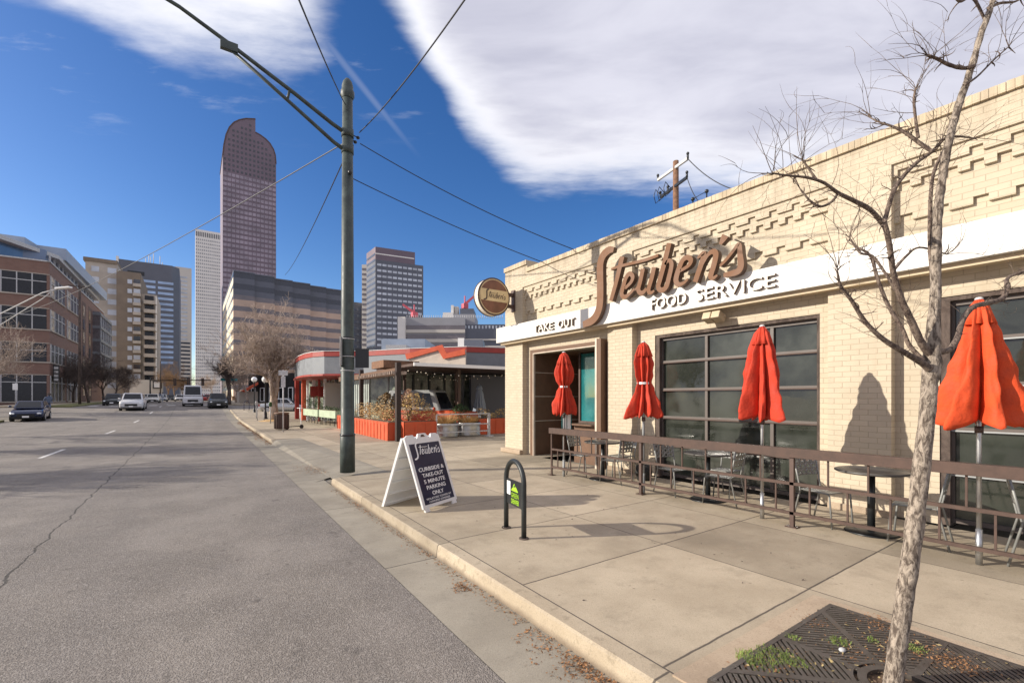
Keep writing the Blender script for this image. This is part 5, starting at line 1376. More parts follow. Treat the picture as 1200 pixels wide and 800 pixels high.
# entrance and mullions on the street side
w = MB()
for i in range(len(edge)-1):
    a, b = edge[i], edge[i+1]; n = 2 if (b-a).length < 4 else 5
    for k in range(n):
        p = a.lerp(b, k/n); c = Vector((17, 38, 0)); p = p+(c-p).normalized()*.82
        w.box((p.x-.06, p.y-.06, 0), (p.x+.06, p.y+.06, 3.0))
w.build('mullion', 'grey_paint', dn, True)
for px, dd_, k_, nm_, m_ in ((348, 35.8, .14, 'red_column', 'red_paint'), (356, 34.2, .14, 'red_column', 'orange_paint'), (374, 32.6, .07, 'red_column', 'red_paint'), (360.5, 33.6, .06, 'white_column', 'paper_white'), (367.5, 33.6, .1, 'white_column', 'paper_white'), (381, 31.6, .08, 'white_column', 'paper_white')):
    w = MB(); p = at(px, dd_); w.box((p.x-k_, p.y-k_, 0), (p.x+k_, p.y+k_, 3.05)); w.build(nm_, m_, dn, True)
w = MB(); p = at(372, 33.0); w.box((p.x-.5, p.y-.02, 1.7), (p.x+.5, p.y+.02, 2.5)); w.build('window_sign', 'red_paint', dn, True)
w = MB(); p = at(390, 31.4); w.box((p.x-.5, p.y-.02, .9), (p.x+.6, p.y+.02, 2.7)); w.build('poster', 'facade_offwhite', dn, True)
# window boxes of pale green with shrubs
def planter(P, Q, z0, z1, wd, material, plant, label, cat='planter', name='planter_box', legs=False, group=None, ph=.5, dens=220, leaf=.05):
    P, Q = Vector((P[0], P[1], 0)), Vector((Q[0], Q[1], 0)); c = (P+Q)/2
    t = thing(name, label, cat, c, 0, group)
    w = MB(); w.beam(P+Vector((0, 0, (z0+z1)/2)), Q+Vector((0, 0, (z0+z1)/2)), wd, z1-z0); w.build('box', material, t, True, bevel=.01)
    if material == 'orange_paint':
        nb_ = int((Q-P).length/.42); dq = (Q-P).normalized(); nq = Vector((dq.y, -dq.x, 0))
        for sgn in (-1, 1):
            w = MB()
            for k in range(nb_+1): c_ = P.lerp(Q, (k+.04)/(nb_+.08))+nq*sgn*(wd/2+.012); w.obox((c_.x, c_.y, (z0+z1)/2), dq*.03, nq*.011, (0, 0, (z1-z0)/2-.01))
            w.beam(P+nq*sgn*(wd/2+.006)+Vector((0, 0, z1-.06)), Q+nq*sgn*(wd/2+.006)+Vector((0, 0, z1-.06)), .011, .08)
            w.build('battens', 'orange_paint', t, True)
    w = MB(); w.beam(P+Vector((0, 0, z1+.01)), Q+Vector((0, 0, z1+.01)), wd-.08, .02); w.build('soil', 'soil', t, True)
    if legs:
        w = MB(); n = max(2, int((Q-P).length/.7))
        for k in range(n+1):
            p = P.lerp(Q, k/n); w.cyl((p.x, p.y, 0), (p.x, p.y, z0), .02, n=6)
            if k < n: q_ = P.lerp(Q, (k+.5)/n); r_ = P.lerp(Q, (k+1)/n); w.tube([(p.x, p.y, z0), (q_.x, q_.y, z0-.22), (r_.x, r_.y, z0)], .015, 5)
        w.build('iron_legs', 'black_metal', t, True)
    d = (Q-P); L_ = d.length; d.normalize(); n_ = Vector((-d.y, d.x, 0)); w = MB(); rn = random.Random(int(P.x*100))
    for i in range(int(dens*L_)):
        a = rn.random()*L_; env = .35+.65*abs(math.sin(a*2.1+P.x)); h = ph*env*rn.random()**.6; p = P+d*a+n_*rn.uniform(-wd*.55, wd*.55)*(1+.3*h)
        p.z = z1+h; s_ = leaf*rn.uniform(.5, 1.3); v1 = Vector((rn.uniform(-1, 1), rn.uniform(-1, 1), rn.uniform(-.3, 1))).normalized()*s_; v2 = v1.orthogonal().normalized()*s_*.35
        w.add([p-v1, p-v2, p+v1, p+v2], [(0, 1, 2, 3)])
    w.build('plants', plant, t, True)
    return t
mat('mint_box', (.40, .48, .34), .6); mat('fall_foliage', (.42, .20, .07), .85, var=.5, vs=5, col2=(.5, .35, .12)); mat('straw', (.55, .36, .16), .9, var=.4, vs=6)
p0 = at(359, 31.8); p1 = at(376, 29); p2 = at(377.5, 28.8); p3 = at(397, 26.3)
planter(p0, p1, .48, .92, .4, 'mint_box', 'shrub_green', 'pale green window planter with iron legs, farther one beside the diner entrance', legs=True, group='pale green planters by the diner windows', ph=.9)
planter(p2, p3, .48, .92, .4, 'mint_box', 'shrub_green', 'pale green window planter with iron legs, nearer the green pole', legs=True, group='pale green planters by the diner windows', ph=.25, dens=90)
# patio pergola
PA = Vector((6.80, 22.6, 0)); PB_ = Vector((6.52, 17.0, 0)); PC = east_to(Vector((0, 17.3, 0)), 640); PD = Vector((6.9, 27, 0))
pg = thing('patio_pergola', 'dark patio pergola with flat roof, slim posts and hanging string bulbs', 'pergola', PB_)
for p in (PA, PB_):
    w = MB(); w.box((p.x-.09, p.y-.09, 0), (p.x+.09, p.y+.09, 3.05)); w.build('post', 'dark_post', pg, True)
for (x, y) in ((10.9, 20.5), (10.2, 18.9), (8.9, 22.3)):
    w = MB(); w.box((x-.06, y-.06, 0), (x+.06, y+.06, 3.0)); w.build('post', 'dark_brown', pg, True)
w = MB(); w.beam(PB_+Vector((0, 0, 2.72)), PA+Vector((0, 0, 2.72)), .12, .26); w.beam(PA+Vector((0, 0, 2.72)), PD+Vector((0, 0, 2.72)), .12, .26); w.build('side_beam', 'brown_metal', pg, True)
w = MB(); w.prism([(7.35, 17.35), (16, 17.35), (16, 24.5), (9.2, 24.5), (7.35, 22)], 2.98, 3.09); w.build('canopy_roof', 'dark_brown', pg, True)
w = MB(); w.box((7.3, 17.28, 2.97), (16, 17.345, 3.11)); w.build('canopy_edge', 'paper_white', pg, True)
w = MB(); w.box((6.75, 19.3, 3.0), (8.4, 20.9, 3.32)); w.build('wood_housing', 'wood_pole', pg, True)
w = MB()
for i in range(40):
    t_ = i/40; p = PB_.lerp(PA, t_); w.box((p.x-.25, p.y, 2.6), (p.x+.35, p.y+.05, 2.72)) if i % 2 == 0 else None
w.build('thatch_fringe', 'bark_far', pg, True)
mat('bulb', (.9, .8, .65), .2)
sl_ = thing('string_lights', 'string of small bulbs swagged under the pergola roof edge', 'string lights', (7.4, 17.4, 2.9))
w = MB(); b_ = MB()
lines = [((6.6, 17.1, 2.85), (12.5, 17.6, 2.85), .16, 15), ((6.7, 17.2, 2.85), (6.9, 22.5, 2.85), .12, 14), ((7.4, 17.5, 2.9), (12.5, 21, 2.9), .3, 12), ((7, 22, 2.9), (13, 18.5, 2.9), .3, 12)]
for a, b, sg_, n in lines:
    a, b = Vector(a), Vector(b); pts = [a.lerp(b, i/n)-Vector((0, 0, sg_*4*(i/n)*(1-i/n))) for i in range(n+1)]; w.tube(pts, .006, 4)
    for p in pts[1:-1]: b_.ball(p-Vector((0, 0, .06)), .026, 6, 4)
w.build('cable', 'wire_black', sl_, True); b_.build('bulbs', 'bulb', sl_, True)
# screen wall of the enclosed patio
ps = thing('patio_screen', 'glazed screen wall with dark mullions under the pergola roof', 'glass screen', (9.4, 21.5, 0))
w = MB(); w.box((8.6, 22.6, .3), (13.2, 22.63, 2.9)); w.build('glass', 'diner_glass', ps, True)
w = MB()
for x in (8.6, 9.5, 10.4, 11.3, 12.2, 13.1): w.box((x-.04, 22.5, 0), (x+.04, 22.595, 2.95))
w.box((8.6, 22.5, .2), (13.2, 22.6, .3)); w.build('mullion', 'black_metal', ps, True)
dk = MB(); dk.box((12.3, 21.4, 0), (16, 21.6, 2.9)); tag(dk.build('dark_screen', 'slate_facade'), 'dark grey solid screen panel behind the closed grey parasol', 'screen')
mat('pale_curtain', (.45, .50, .46), .5)
w = MB(); tag_c = thing('patio_curtains', 'pale green strip curtains hanging along the far side of the patio', 'curtain', (7.1, 24, 0))
for i in range(14):
    y = 22.9+i*.33; w.box((7.25, y, .7), (7.29, y+.14, 2.6))
w.build('curtain_strips', 'pale_curtain', tag_c, True)
# orange planters
planter((6.62, 22.3), (6.5, 17.35), 0, .72, .5, 'orange_paint', 'straw', 'long orange planter box along the pavement between the pergola posts', group='orange patio planters', ph=.75, dens=260)
planter((6.82, 26.2), (6.75, 22.9), 0, .72, .5, 'orange_paint', 'shrub_green', 'orange planter box beyond the far pergola post', group='orange patio planters', ph=.3, dens=60)
planter((6.75, 17.15), (8.1, 17.2), 0, .74, .5, 'orange_paint', 'fall_foliage', 'short orange planter facing the driveway with rust coloured shrubs', group='orange patio planters', ph=1.15, dens=520)
planter((10.75, 18.2), (12.6, 18.2), 0, .72, .5, 'orange_paint', 'fall_foliage', 'orange planter at the right end of the white gate, by the shop corner', group='orange patio planters', ph=.5, dens=260)
# galvanised tubs
def tub(x, y, plant, label, ph):
    t = thing('galvanised_tub', label, 'planter', (x, y, 0), 0, 'galvanised tubs behind the white gate')
    w = MB(); pr = [(.02, 0), (.5, 0), (.52, .02)]
    for k in range(1, 8): pr += [(.53 if k % 2 else .515, .07*k)]
    pr += [(.545, .58), (.52, .6), (.5, .55), (.02, .55)]
    w.lathe(pr, n=32); w.build('tank', 'aluminium', t)
    w = MB(); rn = random.Random(int(x*77))
    for i in range(620):
        a = rn.uniform(0, 2*PI); r = .5*math.sqrt(rn.random()); h = ph*rn.random(); ln = rn.uniform(.3, 1)*ph
        b = Vector((r*.6*math.cos(a), r*.6*math.sin(a), .55)); e = b+Vector((math.cos(a)*r*.9, math.sin(a)*r*.9, ln)); s_ = Vector((-math.sin(a), math.cos(a), 0))*.007
        w.add([b-s_, b+s_, e], [(0, 1, 2)])
    w.build('plants', plant, t); return t
tub(8.95, 17.75, 'straw', 'ribbed galvanised tub of dry straw grasses, left behind the gate', .55); tub(10.1, 17.8, 'straw', 'ribbed galvanised tub of green and straw grasses, right behind the gate', .45)
gt = thing('patio_gate', 'low white pipe gate standing across the patio opening', 'gate', (9.4, 17.0, 0))
w = MB(); z = .04
xs = (8.15, 9.35, 10.7)
for x in xs: w.beam((x, 17.0, 0 if x != 9.35 else .25), (x, 17.0, 1.0 if x != 9.35 else .55), .05, .05)
for z in (.25, .56, 1.0): w.beam((8.15, 17.0, z), (10.7, 17.0, z), .045, .045)
w.beam((10.62, 16.99, 0), (10.62, 16.99, 1.0), .05, .05); w.build('pipe_frame', 'weather_grey', gt, True)
w = MB(); w.box((8.0, 16.8, 0), (8.25, 17.2, .04)); w.box((10.55, 16.8, 0), (10.8, 17.2, .04)); w.build('foot', 'weather_grey', gt, True)
gu = parasol((12.1, 20.2, 0), 'closed blue-grey parasol standing in the diner patio', [(.3, .8), (.27, 1.2), (.2, 1.8), (.12, 2.2), (.05, 2.35)], 8, .4, .8, 'penthouse_metal', 'aluminium', 2.36, group=None)
# ghost plants tree in the patio: rust coloured shrub
def shrub(x, y, z, r, h, n, material, label, leaf=.05, group=None):
    w = MB(); rn = random.Random(int(x*31+y*7))
    st = MB()
    for k in range(9):
        a = rn.uniform(0, 2*PI); e = Vector((x+r*.7*math.cos(a), y+r*.7*math.sin(a), z+h*rn.uniform(.6, 1))); st.tube([(x, y, z), (Vector((x, y, z))+e)/2+Vector((0, 0, h*.15)), e], [.015, .01, .004], 4)
    for i in range(n):
        a = rn.uniform(0, 2*PI); q_ = rn.random()**.5; zz_ = rn.random(); rr = r*q_*math.sin(PI*min(.95, .15+.8*zz_))*(1+.25*math.sin(3*a+x))
        p = Vector((x+rr*math.cos(a), y+rr*math.sin(a), z+h*(.1+.9*zz_))); s_ = leaf*rn.uniform(.5, 1.3); v1 = Vector((rn.uniform(-1, 1), rn.uniform(-1, 1), rn.uniform(-1, 1))).normalized()*s_; v2 = v1.orthogonal().normalized()*s_*.4
        w.add([p-v1, p-v2, p+v1, p+v2], [(0, 1, 2, 3)])
    t = thing('shrub', label, 'shrub', (x, y, z), 0, group); w.build('foliage', material, t, True); st.build('stems', 'bark_dark', t, True); return t
mat('bush_mix', (.10, .10, .045), .85, var=.5, vs=5, col2=(.36, .25, .14))
mat('rust_pale', (.40, .15, .075), .85, var=.5, vs=7, col2=(.5, .36, .24))
shrub(7.2, 17.6, .7, .42, 1.35, 620, 'rust_pale', 'tall rust and cream leaved shrub at the patio corner post', .05)
shrub(7.3, 20.4, .6, .55, 1.3, 900, 'bush_mix', 'dry brown and green bushy plant in the long orange planter', .08)
shrub(9.9, 18.3, .5, .5, .9, 700, 'shrub_green', 'green leafy plant behind the right galvanised tub', .05)

# ------------------------------------------------------------------ vehicles
mat('car_blue', (.02, .03, .075), .25, .3, var=.05, coat=.6); mat('car_white', (.62, .62, .63), .3, var=.04, coat=.5); mat('car_black', (.03, .035, .035), .25, .2, var=.05, coat=.6)
mat('car_silver', (.45, .46, .47), .3, .5, var=.04, coat=.4); mat('car_red', (.4, .04, .03), .3, var=.04, coat=.5); mat('car_cream', (.7, .68, .62), .3, var=.04, coat=.5)
mat('lens', (.75, .78, .8), .12, var=.05, spec=.9); mat('tail_red', (.45, .02, .02), .3)
def car(name, label, cat, loc, rz, col, Lc=4.3, Wc=1.78, Hc=1.46, kind='hatch', group=None, roofcol=None):
    """faces -Y; wheels on the ground"""
    t = thing(name, label, cat, loc, rz, group)
    hw = Wc/2; hf, hb = {'hatch': (.80, .98), 'suv': (1.02, 1.12), 'sedan': (.78, .92), 'van': (1.15, 1.25), 'retro': (1.05, 1.1)}[kind]
    f, r = -Lc/2, Lc/2
    st = [(f, .80, .42, hf*.72), (f+.12, .93, .26, hf*.90), (f+.55, 1, .22, hf), (f+1.0, 1, .20, hf+.05), (0, 1, .20, hb), (r-.9, 1, .2, hb+.02), (r-.25, .97, .24, hb), (r, .86, .40, hb*.86)]
    if kind in ('van', 'retro'): st = [(f, .86, .38, hf*.8), (f+.1, .96, .28, hf*.96)]+st[2:]
    w = MB(); o = len(w.v); m = 10
    for (y, k, zb, zt) in st:
        x = hw*k; zm = zb+(zt-zb)*.55
        for (a, b) in ((-x*.88, zb), (-x*.98, zb+.12), (-x, zm), (-x*.97, zt-.10), (-x*.86, zt), (x*.86, zt), (x*.97, zt-.10), (x, zm), (x*.98, zb+.12), (x*.88, zb)): w.v.append(Vector((a, y, b)))
    for i in range(len(st)-1):
        for j in range(m): w.f.append([o+i*m+j, o+i*m+(j+1) % m, o+(i+1)*m+(j+1) % m, o+(i+1)*m+j][::-1]); w.sm.append(True)
    w.f.append([o+j for j in range(m)]); w.sm.append(False); w.f.append([o+(len(st)-1)*m+j for j in range(m)][::-1]); w.sm.append(False)
    body = w.build('body', col, t, fix=True)
    G = {'hatch': (f+.95, f+1.75, r-.75, r-.12), 'suv': (f+1.15, f+1.75, r-.35, r-.12), 'sedan': (f+1.1, f+1.75, r-1.35, r-.75), 'van': (f+.35, f+.75, r-.12, r-.05), 'retro': (f+1.3, f+1.75, r-.3, r-.1)}[kind]
    yb0, yt0, yt1, yb1 = G; wb_, wt_ = hw*.90, hw*.74 if kind != 'van' else hw*.84
    zb = hb-.06; zt = Hc
    bs_ = [(-wb_, yb0, zb), (wb_, yb0, zb), (wb_, yb1, zb), (-wb_, yb1, zb)]; tp = [(-wt_, yt0, zt), (wt_, yt0, zt), (wt_, yt1, zt), (-wt_, yt1, zt)]
    w = MB(); w.add(bs_+tp, [(0, 3, 2, 1), (4, 5, 6, 7), (0, 1, 5, 4), (1, 2, 6, 5), (2, 3, 7, 6), (3, 0, 4, 7)]); w.build('cabin', roofcol or col, t, bevel=.07)
    V = [Vector(v) for v in bs_+tp]
    def pane(a, b, c, d, nm, u0, u1, v0, v1, off=.012):
        A_, B_, C_, D_ = V[a], V[b], V[c], V[d]
        def P(u, v): return (A_*(1-u)+B_*u)*(1-v)+(D_*(1-u)+C_*u)*v
        n = (B_-A_).cross(D_-A_).normalized(); w = MB(); w.extr([P(u0, v0)+n*off, P(u1, v0)+n*off, P(u1, v1)+n*off, P(u0, v1)+n*off], -n*.02); w.build(nm, 'dark_glass', t, fix=True)
    pane(0, 1, 5, 4, 'windscreen', .08, .92, .12, .88); pane(2, 3, 7, 6, 'rear_window', .1, .9, .2, .85)
    if kind in ('van',):
        pane(1, 2, 6, 5, 'side_window', .03, .2, .3, .88); pane(3, 0, 4, 7, 'side_window', .8, .97, .3, .88)
    else:
        for (u0, u1) in ((.1, .46), (.5, .88)): pane(1, 2, 6, 5, 'side_window', u0, u1, .2, .85); pane(3, 0, 4, 7, 'side_window', 1-u1, 1-u0, .2, .85)
    wr = .33 if kind in ('hatch', 'sedan') else .38
    for sx in (-1, 1):
        for y in (f+.85, r-.85):
            w = MB(); w.cyl((sx*(hw-.19), y, wr), (sx*(hw+.015), y, wr), wr, n=20); tyre = w.build('wheel', 'rubber', t)
            w = MB(); w.cyl((sx*(hw+.016), y, wr), (sx*(hw+.026), y, wr), wr*.6, n=16); w.build('rim', 'aluminium', tyre)
        w = MB(); w.ball((sx*hw*.72, f+.1, hf*.70), .14, 10, 6, (1.1, .9, .6)) if kind != 'retro' else w.ball((sx*hw*.74, f+.02, hf*.72), .13, 12, 8); w.build('headlight', 'lens', t)
        w = MB(); w.box((sx*(hw*.7), r-.12, hb*.72), (sx*(hw*.92), r+.0, hb*.9)); w.build('tail_light', 'tail_red', t)
        w = MB(); w.ball((sx*(hw+.07), yb0+.25, hb+.08), .1, 8, 6, (1, .6, .8)); w.build('mirror', col, t)
    w = MB(); w.box((-hw*.5, f-.03, hf*.45), (hw*.5, f+.06, hf*.66)); w.build('grille', 'rubber', t)
    w = MB(); w.box((-hw*.84, f-.02, .28), (hw*.84, f+.08, .36)); w.build('lower_grille', 'rubber', t)
    w = MB(); w.box((-.17, f-.045, hf*.36), (.17, f-.031, hf*.36+.12)); w.build('number_plate', 'paper_white', t)
    w = MB(); w.box((-hw*.86, f+.3, .16), (hw*.86, r-.3, .24)); w.build('underbody', 'rubber', t)
    return t
def road_at(px, d):
    p = at(px, d); p.z = gz(p.y)-.146; return p
car('parked_car', 'dark blue hatchback parked facing us at the far left edge of the street', 'car', road_at(29, 32.5)+Vector((0, 1.6, 0)), R(4), 'car_blue', 4.2, 1.74, 1.46, 'hatch')
car('sport_utility', 'white sport utility car driving towards us in the left lane', 'car', road_at(154, 45)+Vector((0, 2, 0)), R(0), 'car_white', 4.7, 1.9, 1.75, 'suv')
w_ = car('parked_car', 'small dark car parked behind the white sport utility car', 'car', road_at(136, 54)+Vector((-.5, 3, 0)), 0, 'car_black', 4.4, 1.75, 1.45, 'sedan', 'cars parked along the left kerb')
car('parked_car', 'cream sedan parked beyond the white sport utility car', 'car', road_at(179.5, 74), R(0), 'car_cream', 4.6, 1.8, 1.45, 'sedan', 'cars parked along the left kerb')
car('box_van', 'white step van coming down the middle of the street', 'van', road_at(226, 54)+Vector((0, 2, 0)), 0, 'car_white', 5.6, 2.0, 2.45, 'van')
car('sport_utility', 'black sport utility car by the right kerb next to the white van', 'car', road_at(256, 51)+Vector((0, 2, 0)), 0, 'car_black', 4.6, 1.85, 1.72, 'suv')
for i, (px, d, c_, lb) in enumerate(((190, 92, 'car_silver', 'distant silver car left of the white van'), (200, 105, 'car_black', 'distant black car between the cream sedan and the van'),
        (211, 100, 'car_white', 'distant white car close to the left side of the van'), (241, 95, 'car_red', 'distant red car seen right of the white van'), (150, 70, 'car_silver', 'silver car parked behind the white sport utility car'), (168, 84, 'car_silver', 'silver sedan just left of the cream sedan'))):
    car('distant_car', lb, 'car', road_at(px, d), 0 if px < 230 else PI, c_, 4.4, 1.78, 1.48, 'sedan', 'distant cars on the street')
rv = car('retro_wagon', 'orange retro wagon with pale roof parked inside the diner patio', 'car', (9.45, 20.3, 0), R(38), 'orange_paint', 4.4, 1.8, 2.05, 'retro', None, 'grey_paint')

# ------------------------------------------------------------------ people (tiny in the distance)
def person(name_label, loc, rz, coat, trousers, h=1.75, lean=0.):
    me = bpy.data.meshes.new('person')
    s = h/1.75
    P = {'pel': (0, 0, .95), 'che': (0, -.02-lean*.2, 1.32), 'nk': (0, -.02-lean*.35, 1.48), 'hd': (0, -.04-lean*.4, 1.64), 'hl': (-.10, 0, .90), 'kl': (-.11, -.03, .5), 'al': (-.11, .03, .08), 'tl': (-.11, -.13, .04),
         'hr': (.10, 0, .90), 'kr': (.11, -.10, .5), 'ar': (.12, .10, .08), 'tr': (.12, -.05, .04), 'sl': (-.19, -.02-lean*.25, 1.42), 'el': (-.25, .02, 1.14), 'wl': (-.22, -.12, .92), 'sr': (.19, -.02-lean*.25, 1.42), 'er': (.25, .03, 1.14), 'wr': (.22, -.12, .94)}
    rad = {'pel': .15, 'che': .16, 'nk': .06, 'hd': .105, 'hl': .095, 'kl': .06, 'al': .045, 'tl': .035, 'hr': .095, 'kr': .06, 'ar': .045, 'tr': .035, 'sl': .07, 'el': .05, 'wl': .035, 'sr': .07, 'er': .05, 'wr': .035}
    keys = list(P); E_ = [('pel', 'che'), ('che', 'nk'), ('nk', 'hd'), ('pel', 'hl'), ('hl', 'kl'), ('kl', 'al'), ('al', 'tl'), ('pel', 'hr'), ('hr', 'kr'), ('kr', 'ar'), ('ar', 'tr'), ('che', 'sl'), ('sl', 'el'), ('el', 'wl'), ('che', 'sr'), ('sr', 'er'), ('er', 'wr')]
    me.from_pydata([Vector(P[k])*s for k in keys], [(keys.index(a), keys.index(b)) for a, b in E_], [])
    o = bpy.data.objects.new('person', me); COL.objects.link(o); o.location = loc; o.rotation_euler = (0, 0, rz)
    sm_ = o.modifiers.new('skin', 'SKIN'); sm_.use_smooth_shade = True
    for i, k in enumerate(keys): me.skin_vertices[0].data[i].radius = (rad[k]*s, rad[k]*s)
    me.skin_vertices[0].data[0].use_root = True
    o.modifiers.new('sub', 'SUBSURF').levels = 1
    me.materials.append(MATS[coat]); tag(o, name_label, 'person')
    w = MB(); w.ball((0, (-.03-lean*.4)*s, 1.68*s), .115*s, 10, 8, (1, 1.05, 1.05)); w.build('hair', 'bark_dark', o)
    w = MB(); w.lathe([(.17, 1.0), (.15, .9), (.14, .86)], (0, 0, 0), 12); w.build('belt', trousers, o)
    return o
mat('coat_blue', (.10, .13, .2), .8); mat('coat_pale', (.45, .48, .52), .8); mat('jeans', (.04, .05, .08), .8)
pp = at(56, 38.5); person('person in a grey-blue jacket standing behind the parked blue hatchback', (pp.x, pp.y, gz(pp.y)-.146), .6, 'coat_blue', 'jeans', 1.8, .4)
for px, d, c_, lb in ((187, 80, 'coat_blue', 'person in dark blue crossing the street far beyond the cream sedan'), (190.5, 82, 'coat_pale', 'person in pale clothes crossing beside the one in dark blue')):
    pp = at(px, d); person(lb, (pp.x, pp.y, gz(pp.y)-.146), 1., c_, 'jeans')

# ------------------------------------------------------------------ bare trees
def bare_tree(name, label, loc, H, trunk_r, spread, mats=('bark_far', 'bark_far'), seed=1, lev=5, first=.3, twigs=1., group=None, lean=(0, 0), minr=.012, minz=0):
    rnd = random.Random(seed); t = thing(name, label, 'tree', loc, 0, group)
    T = MB(); B = MB()
    def br(mb, p, d, l, r, k):
        n = 4 if k > 1 else 5; pts = [p]; cur = p.copy(); dd = d.copy(); rr = [r]
        for i in range(n):
            dd = (dd+Vector((rnd.uniform(-1, 1), rnd.uniform(-1, 1), rnd.uniform(-.5, .7)))*(.16+.05*k)); dd.z += (.35 if (minz and cur.z < minz) else 0); dd.normalize(); cur = cur+dd*l/n; pts.append(cur.copy()); rr.append(r*(1-.45*(i+1)/n))
        mb.tube(pts, rr, 8 if k == 0 else (5 if k < 3 else 3), k < 2, True)
        if k >= lev: return
        m = {0: 5, 1: 5, 2: 5, 3: 4, 4: 4}.get(k, 3)
        if k >= 2: m = max(2, int(m*twigs+rnd.random()))
        for j in range(m):
            tt = rnd.uniform(.45 if k == 0 else .25, 1.) if j else 1.; i = min(n-1, int(tt*n)); q = pts[i].lerp(pts[i+1], tt*n-i)
            ax = dd.orthogonal().normalized(); ax.rotate(Matrix.Rotation(rnd.uniform(0, 2*PI), 3, dd))
            nd = (dd*rnd.uniform(.5, 1.1)+ax*rnd.uniform(.5, 1.1)*spread+Vector((0, 0, .22))).normalized()
            if minz and q.z+nd.z*l*.7 < minz: nd.z = abs(nd.z)+.55; nd.normalize()
            br(B, q, nd, l*rnd.uniform(.55, .82), max(minr, rr[i]*rnd.uniform(.45, .7)), k+1)
    br(T, Vector((0, 0, 0)), Vector((lean[0], lean[1], 1)).normalized(), H*first, trunk_r, 0)
    T.build('trunk', mats[0], t); B.build('crown', mats[1], t)
    return t
p = at(322, 33); p.z = 0
bare_tree('street_tree', 'stout bare pale-barked tree with a wide twiggy crown beside the trash barrel', p, 7.9, .32, 1.0, seed=21, lev=6, first=.36, twigs=.95, minz=3.1)
p = at(268, 58); p.z = gz(p.y)
bare_tree('street_tree', 'dark bare spreading tree at the far street corner right of the black car', p, 9.5, .3, 1.15, ('bark_dark', 'bark_dark'), seed=5, lev=5, first=.3, minz=3.4)
p = at(277, 70); p.z = gz(p.y)
bare_tree('street_tree', 'bare brown tree behind the far street corner', p, 9, .22, .9, ('bark_far', 'bark_far'), seed=9, lev=5, first=.3)
for (px, d, H, sd, m_, lb) in ((104, 62, 8.5, 31, 'bark_dark', 'bare dark tree in the verge right of the brick office corner'), (122, 66, 7.5, 32, 'bark_dark', 'bare dark young tree with a leaning trunk left of the white car'),
        (86, 66, 8., 33, 'bark_dark', 'bare dark tree in front of the brick office side'), (134, 82, 9., 34, 'bark_dark', 'bare tree in front of the brown apartment wing'),
        (145, 90, 8., 35, 'bark_far', 'bare brown tree below the brown apartment wing'), (204, 125, 13, 36, 'twig_rust', 'rust coloured twiggy tree below the blue tower'), (196, 110, 9, 37, 'twig_rust', 'smaller rust coloured tree beside the traffic signal arm'),
        (214, 135, 10, 38, 'twig_rust', 'far brown tree below the pale tower'), (250, 120, 9, 39, 'bark_far', 'far bare tree in front of the white tower'), (290, 64, 8, 40, 'bark_far', 'bare tree against the tan office side')):
    p = at(px, d); p.z = gz(p.y); bare_tree('street_tree', lb, p, H, .16, .95, (m_, m_), seed=sd, lev=5, first=.32, group='bare trees along the street')
for (x, y, H, sd) in ((-13, 27, 8.5, 51), (-13.2, 34, 9, 52), (-13, 19, 7.5, 53)):
    bare_tree('street_tree', 'bare verge tree just outside the left edge, throwing its thin shadow over the road' if 0 else {51: 'bare verge tree outside the left edge, middle of three', 52: 'bare verge tree outside the left edge, farthest of three', 53: 'bare verge tree outside the left edge, nearest of three'}[sd], (x, y, 0), H, .15, .9, ('bark_far', 'bark_far'), seed=sd, lev=5, first=.35, group='bare trees along the left verge')
p = at(-12, 40); p.z = 0
bare_tree('street_tree', 'pale bare tree reaching in from the left edge before the brick office', p, 12.5, .28, 1.0, ('bark_far', 'bark_far'), seed=44, lev=5, first=.3)

# ------------------------------------------------------------------ street furniture
def pole_sign(px, d, label, ztop, plates):
    p = at(px, d); t = thing('street_sign', label, 'sign', (p.x, p.y, 0), R(-16))
    w = MB(); w.cyl((0, 0, 0), (0, 0, ztop), .028, n=8); w.build('post', 'weather_grey', t)
    for (x0, x1, z0, z1, m_) in plates: w = MB(); w.box((x0, -.04, z0), (x1, -.035, z1)); w.build('plate', m_, t)
    return t
pole_sign(332, 22.5, 'thin grey signpost with two pale plates in front of the trash barrel', 3.05, [(-.21, .21, 2.78, 3.03, 'weather_grey'), (-.1, .1, 2.2, 2.74, 'weather_grey')])
pole_sign(18, 50, 'small white sign on a green post before the brick office ground floor', 2.9, [(-.22, .22, 2.1, 2.8, 'paper_white')]).location.z = gz(55)
p = at(330, 24.0); tc_ = thing('trash_barrel', 'brown slatted trash barrel on the far pavement', 'trash can', (p.x, p.y, 0))
w = MB(); w.lathe([(0, .05), (.3, .05), (.33, .12), (.34, .78), (.31, .86), (0, .86)], n=24); w.build('barrel', 'barrel_brown' if 'barrel_brown' in MATS else 'rail_brown', tc_)
w = MB()
for i in range(18): a = 2*PI*i/18; w.beam((.35*math.cos(a), .35*math.sin(a), .08), (.355*math.cos(a), .355*math.sin(a), .8), .04, .02, up=(math.cos(a), math.sin(a), 0))
w.build('slats', 'red_slat', tc_) if 'red_slat' in MATS else w.build('slats', 'rail_brown', tc_)
w = MB(); w.lathe([(.345, .82), (.375, .84), (.36, .9), (.2, .93), (.2, .9)], n=24); w.build('rim', 'brown_metal', tc_)
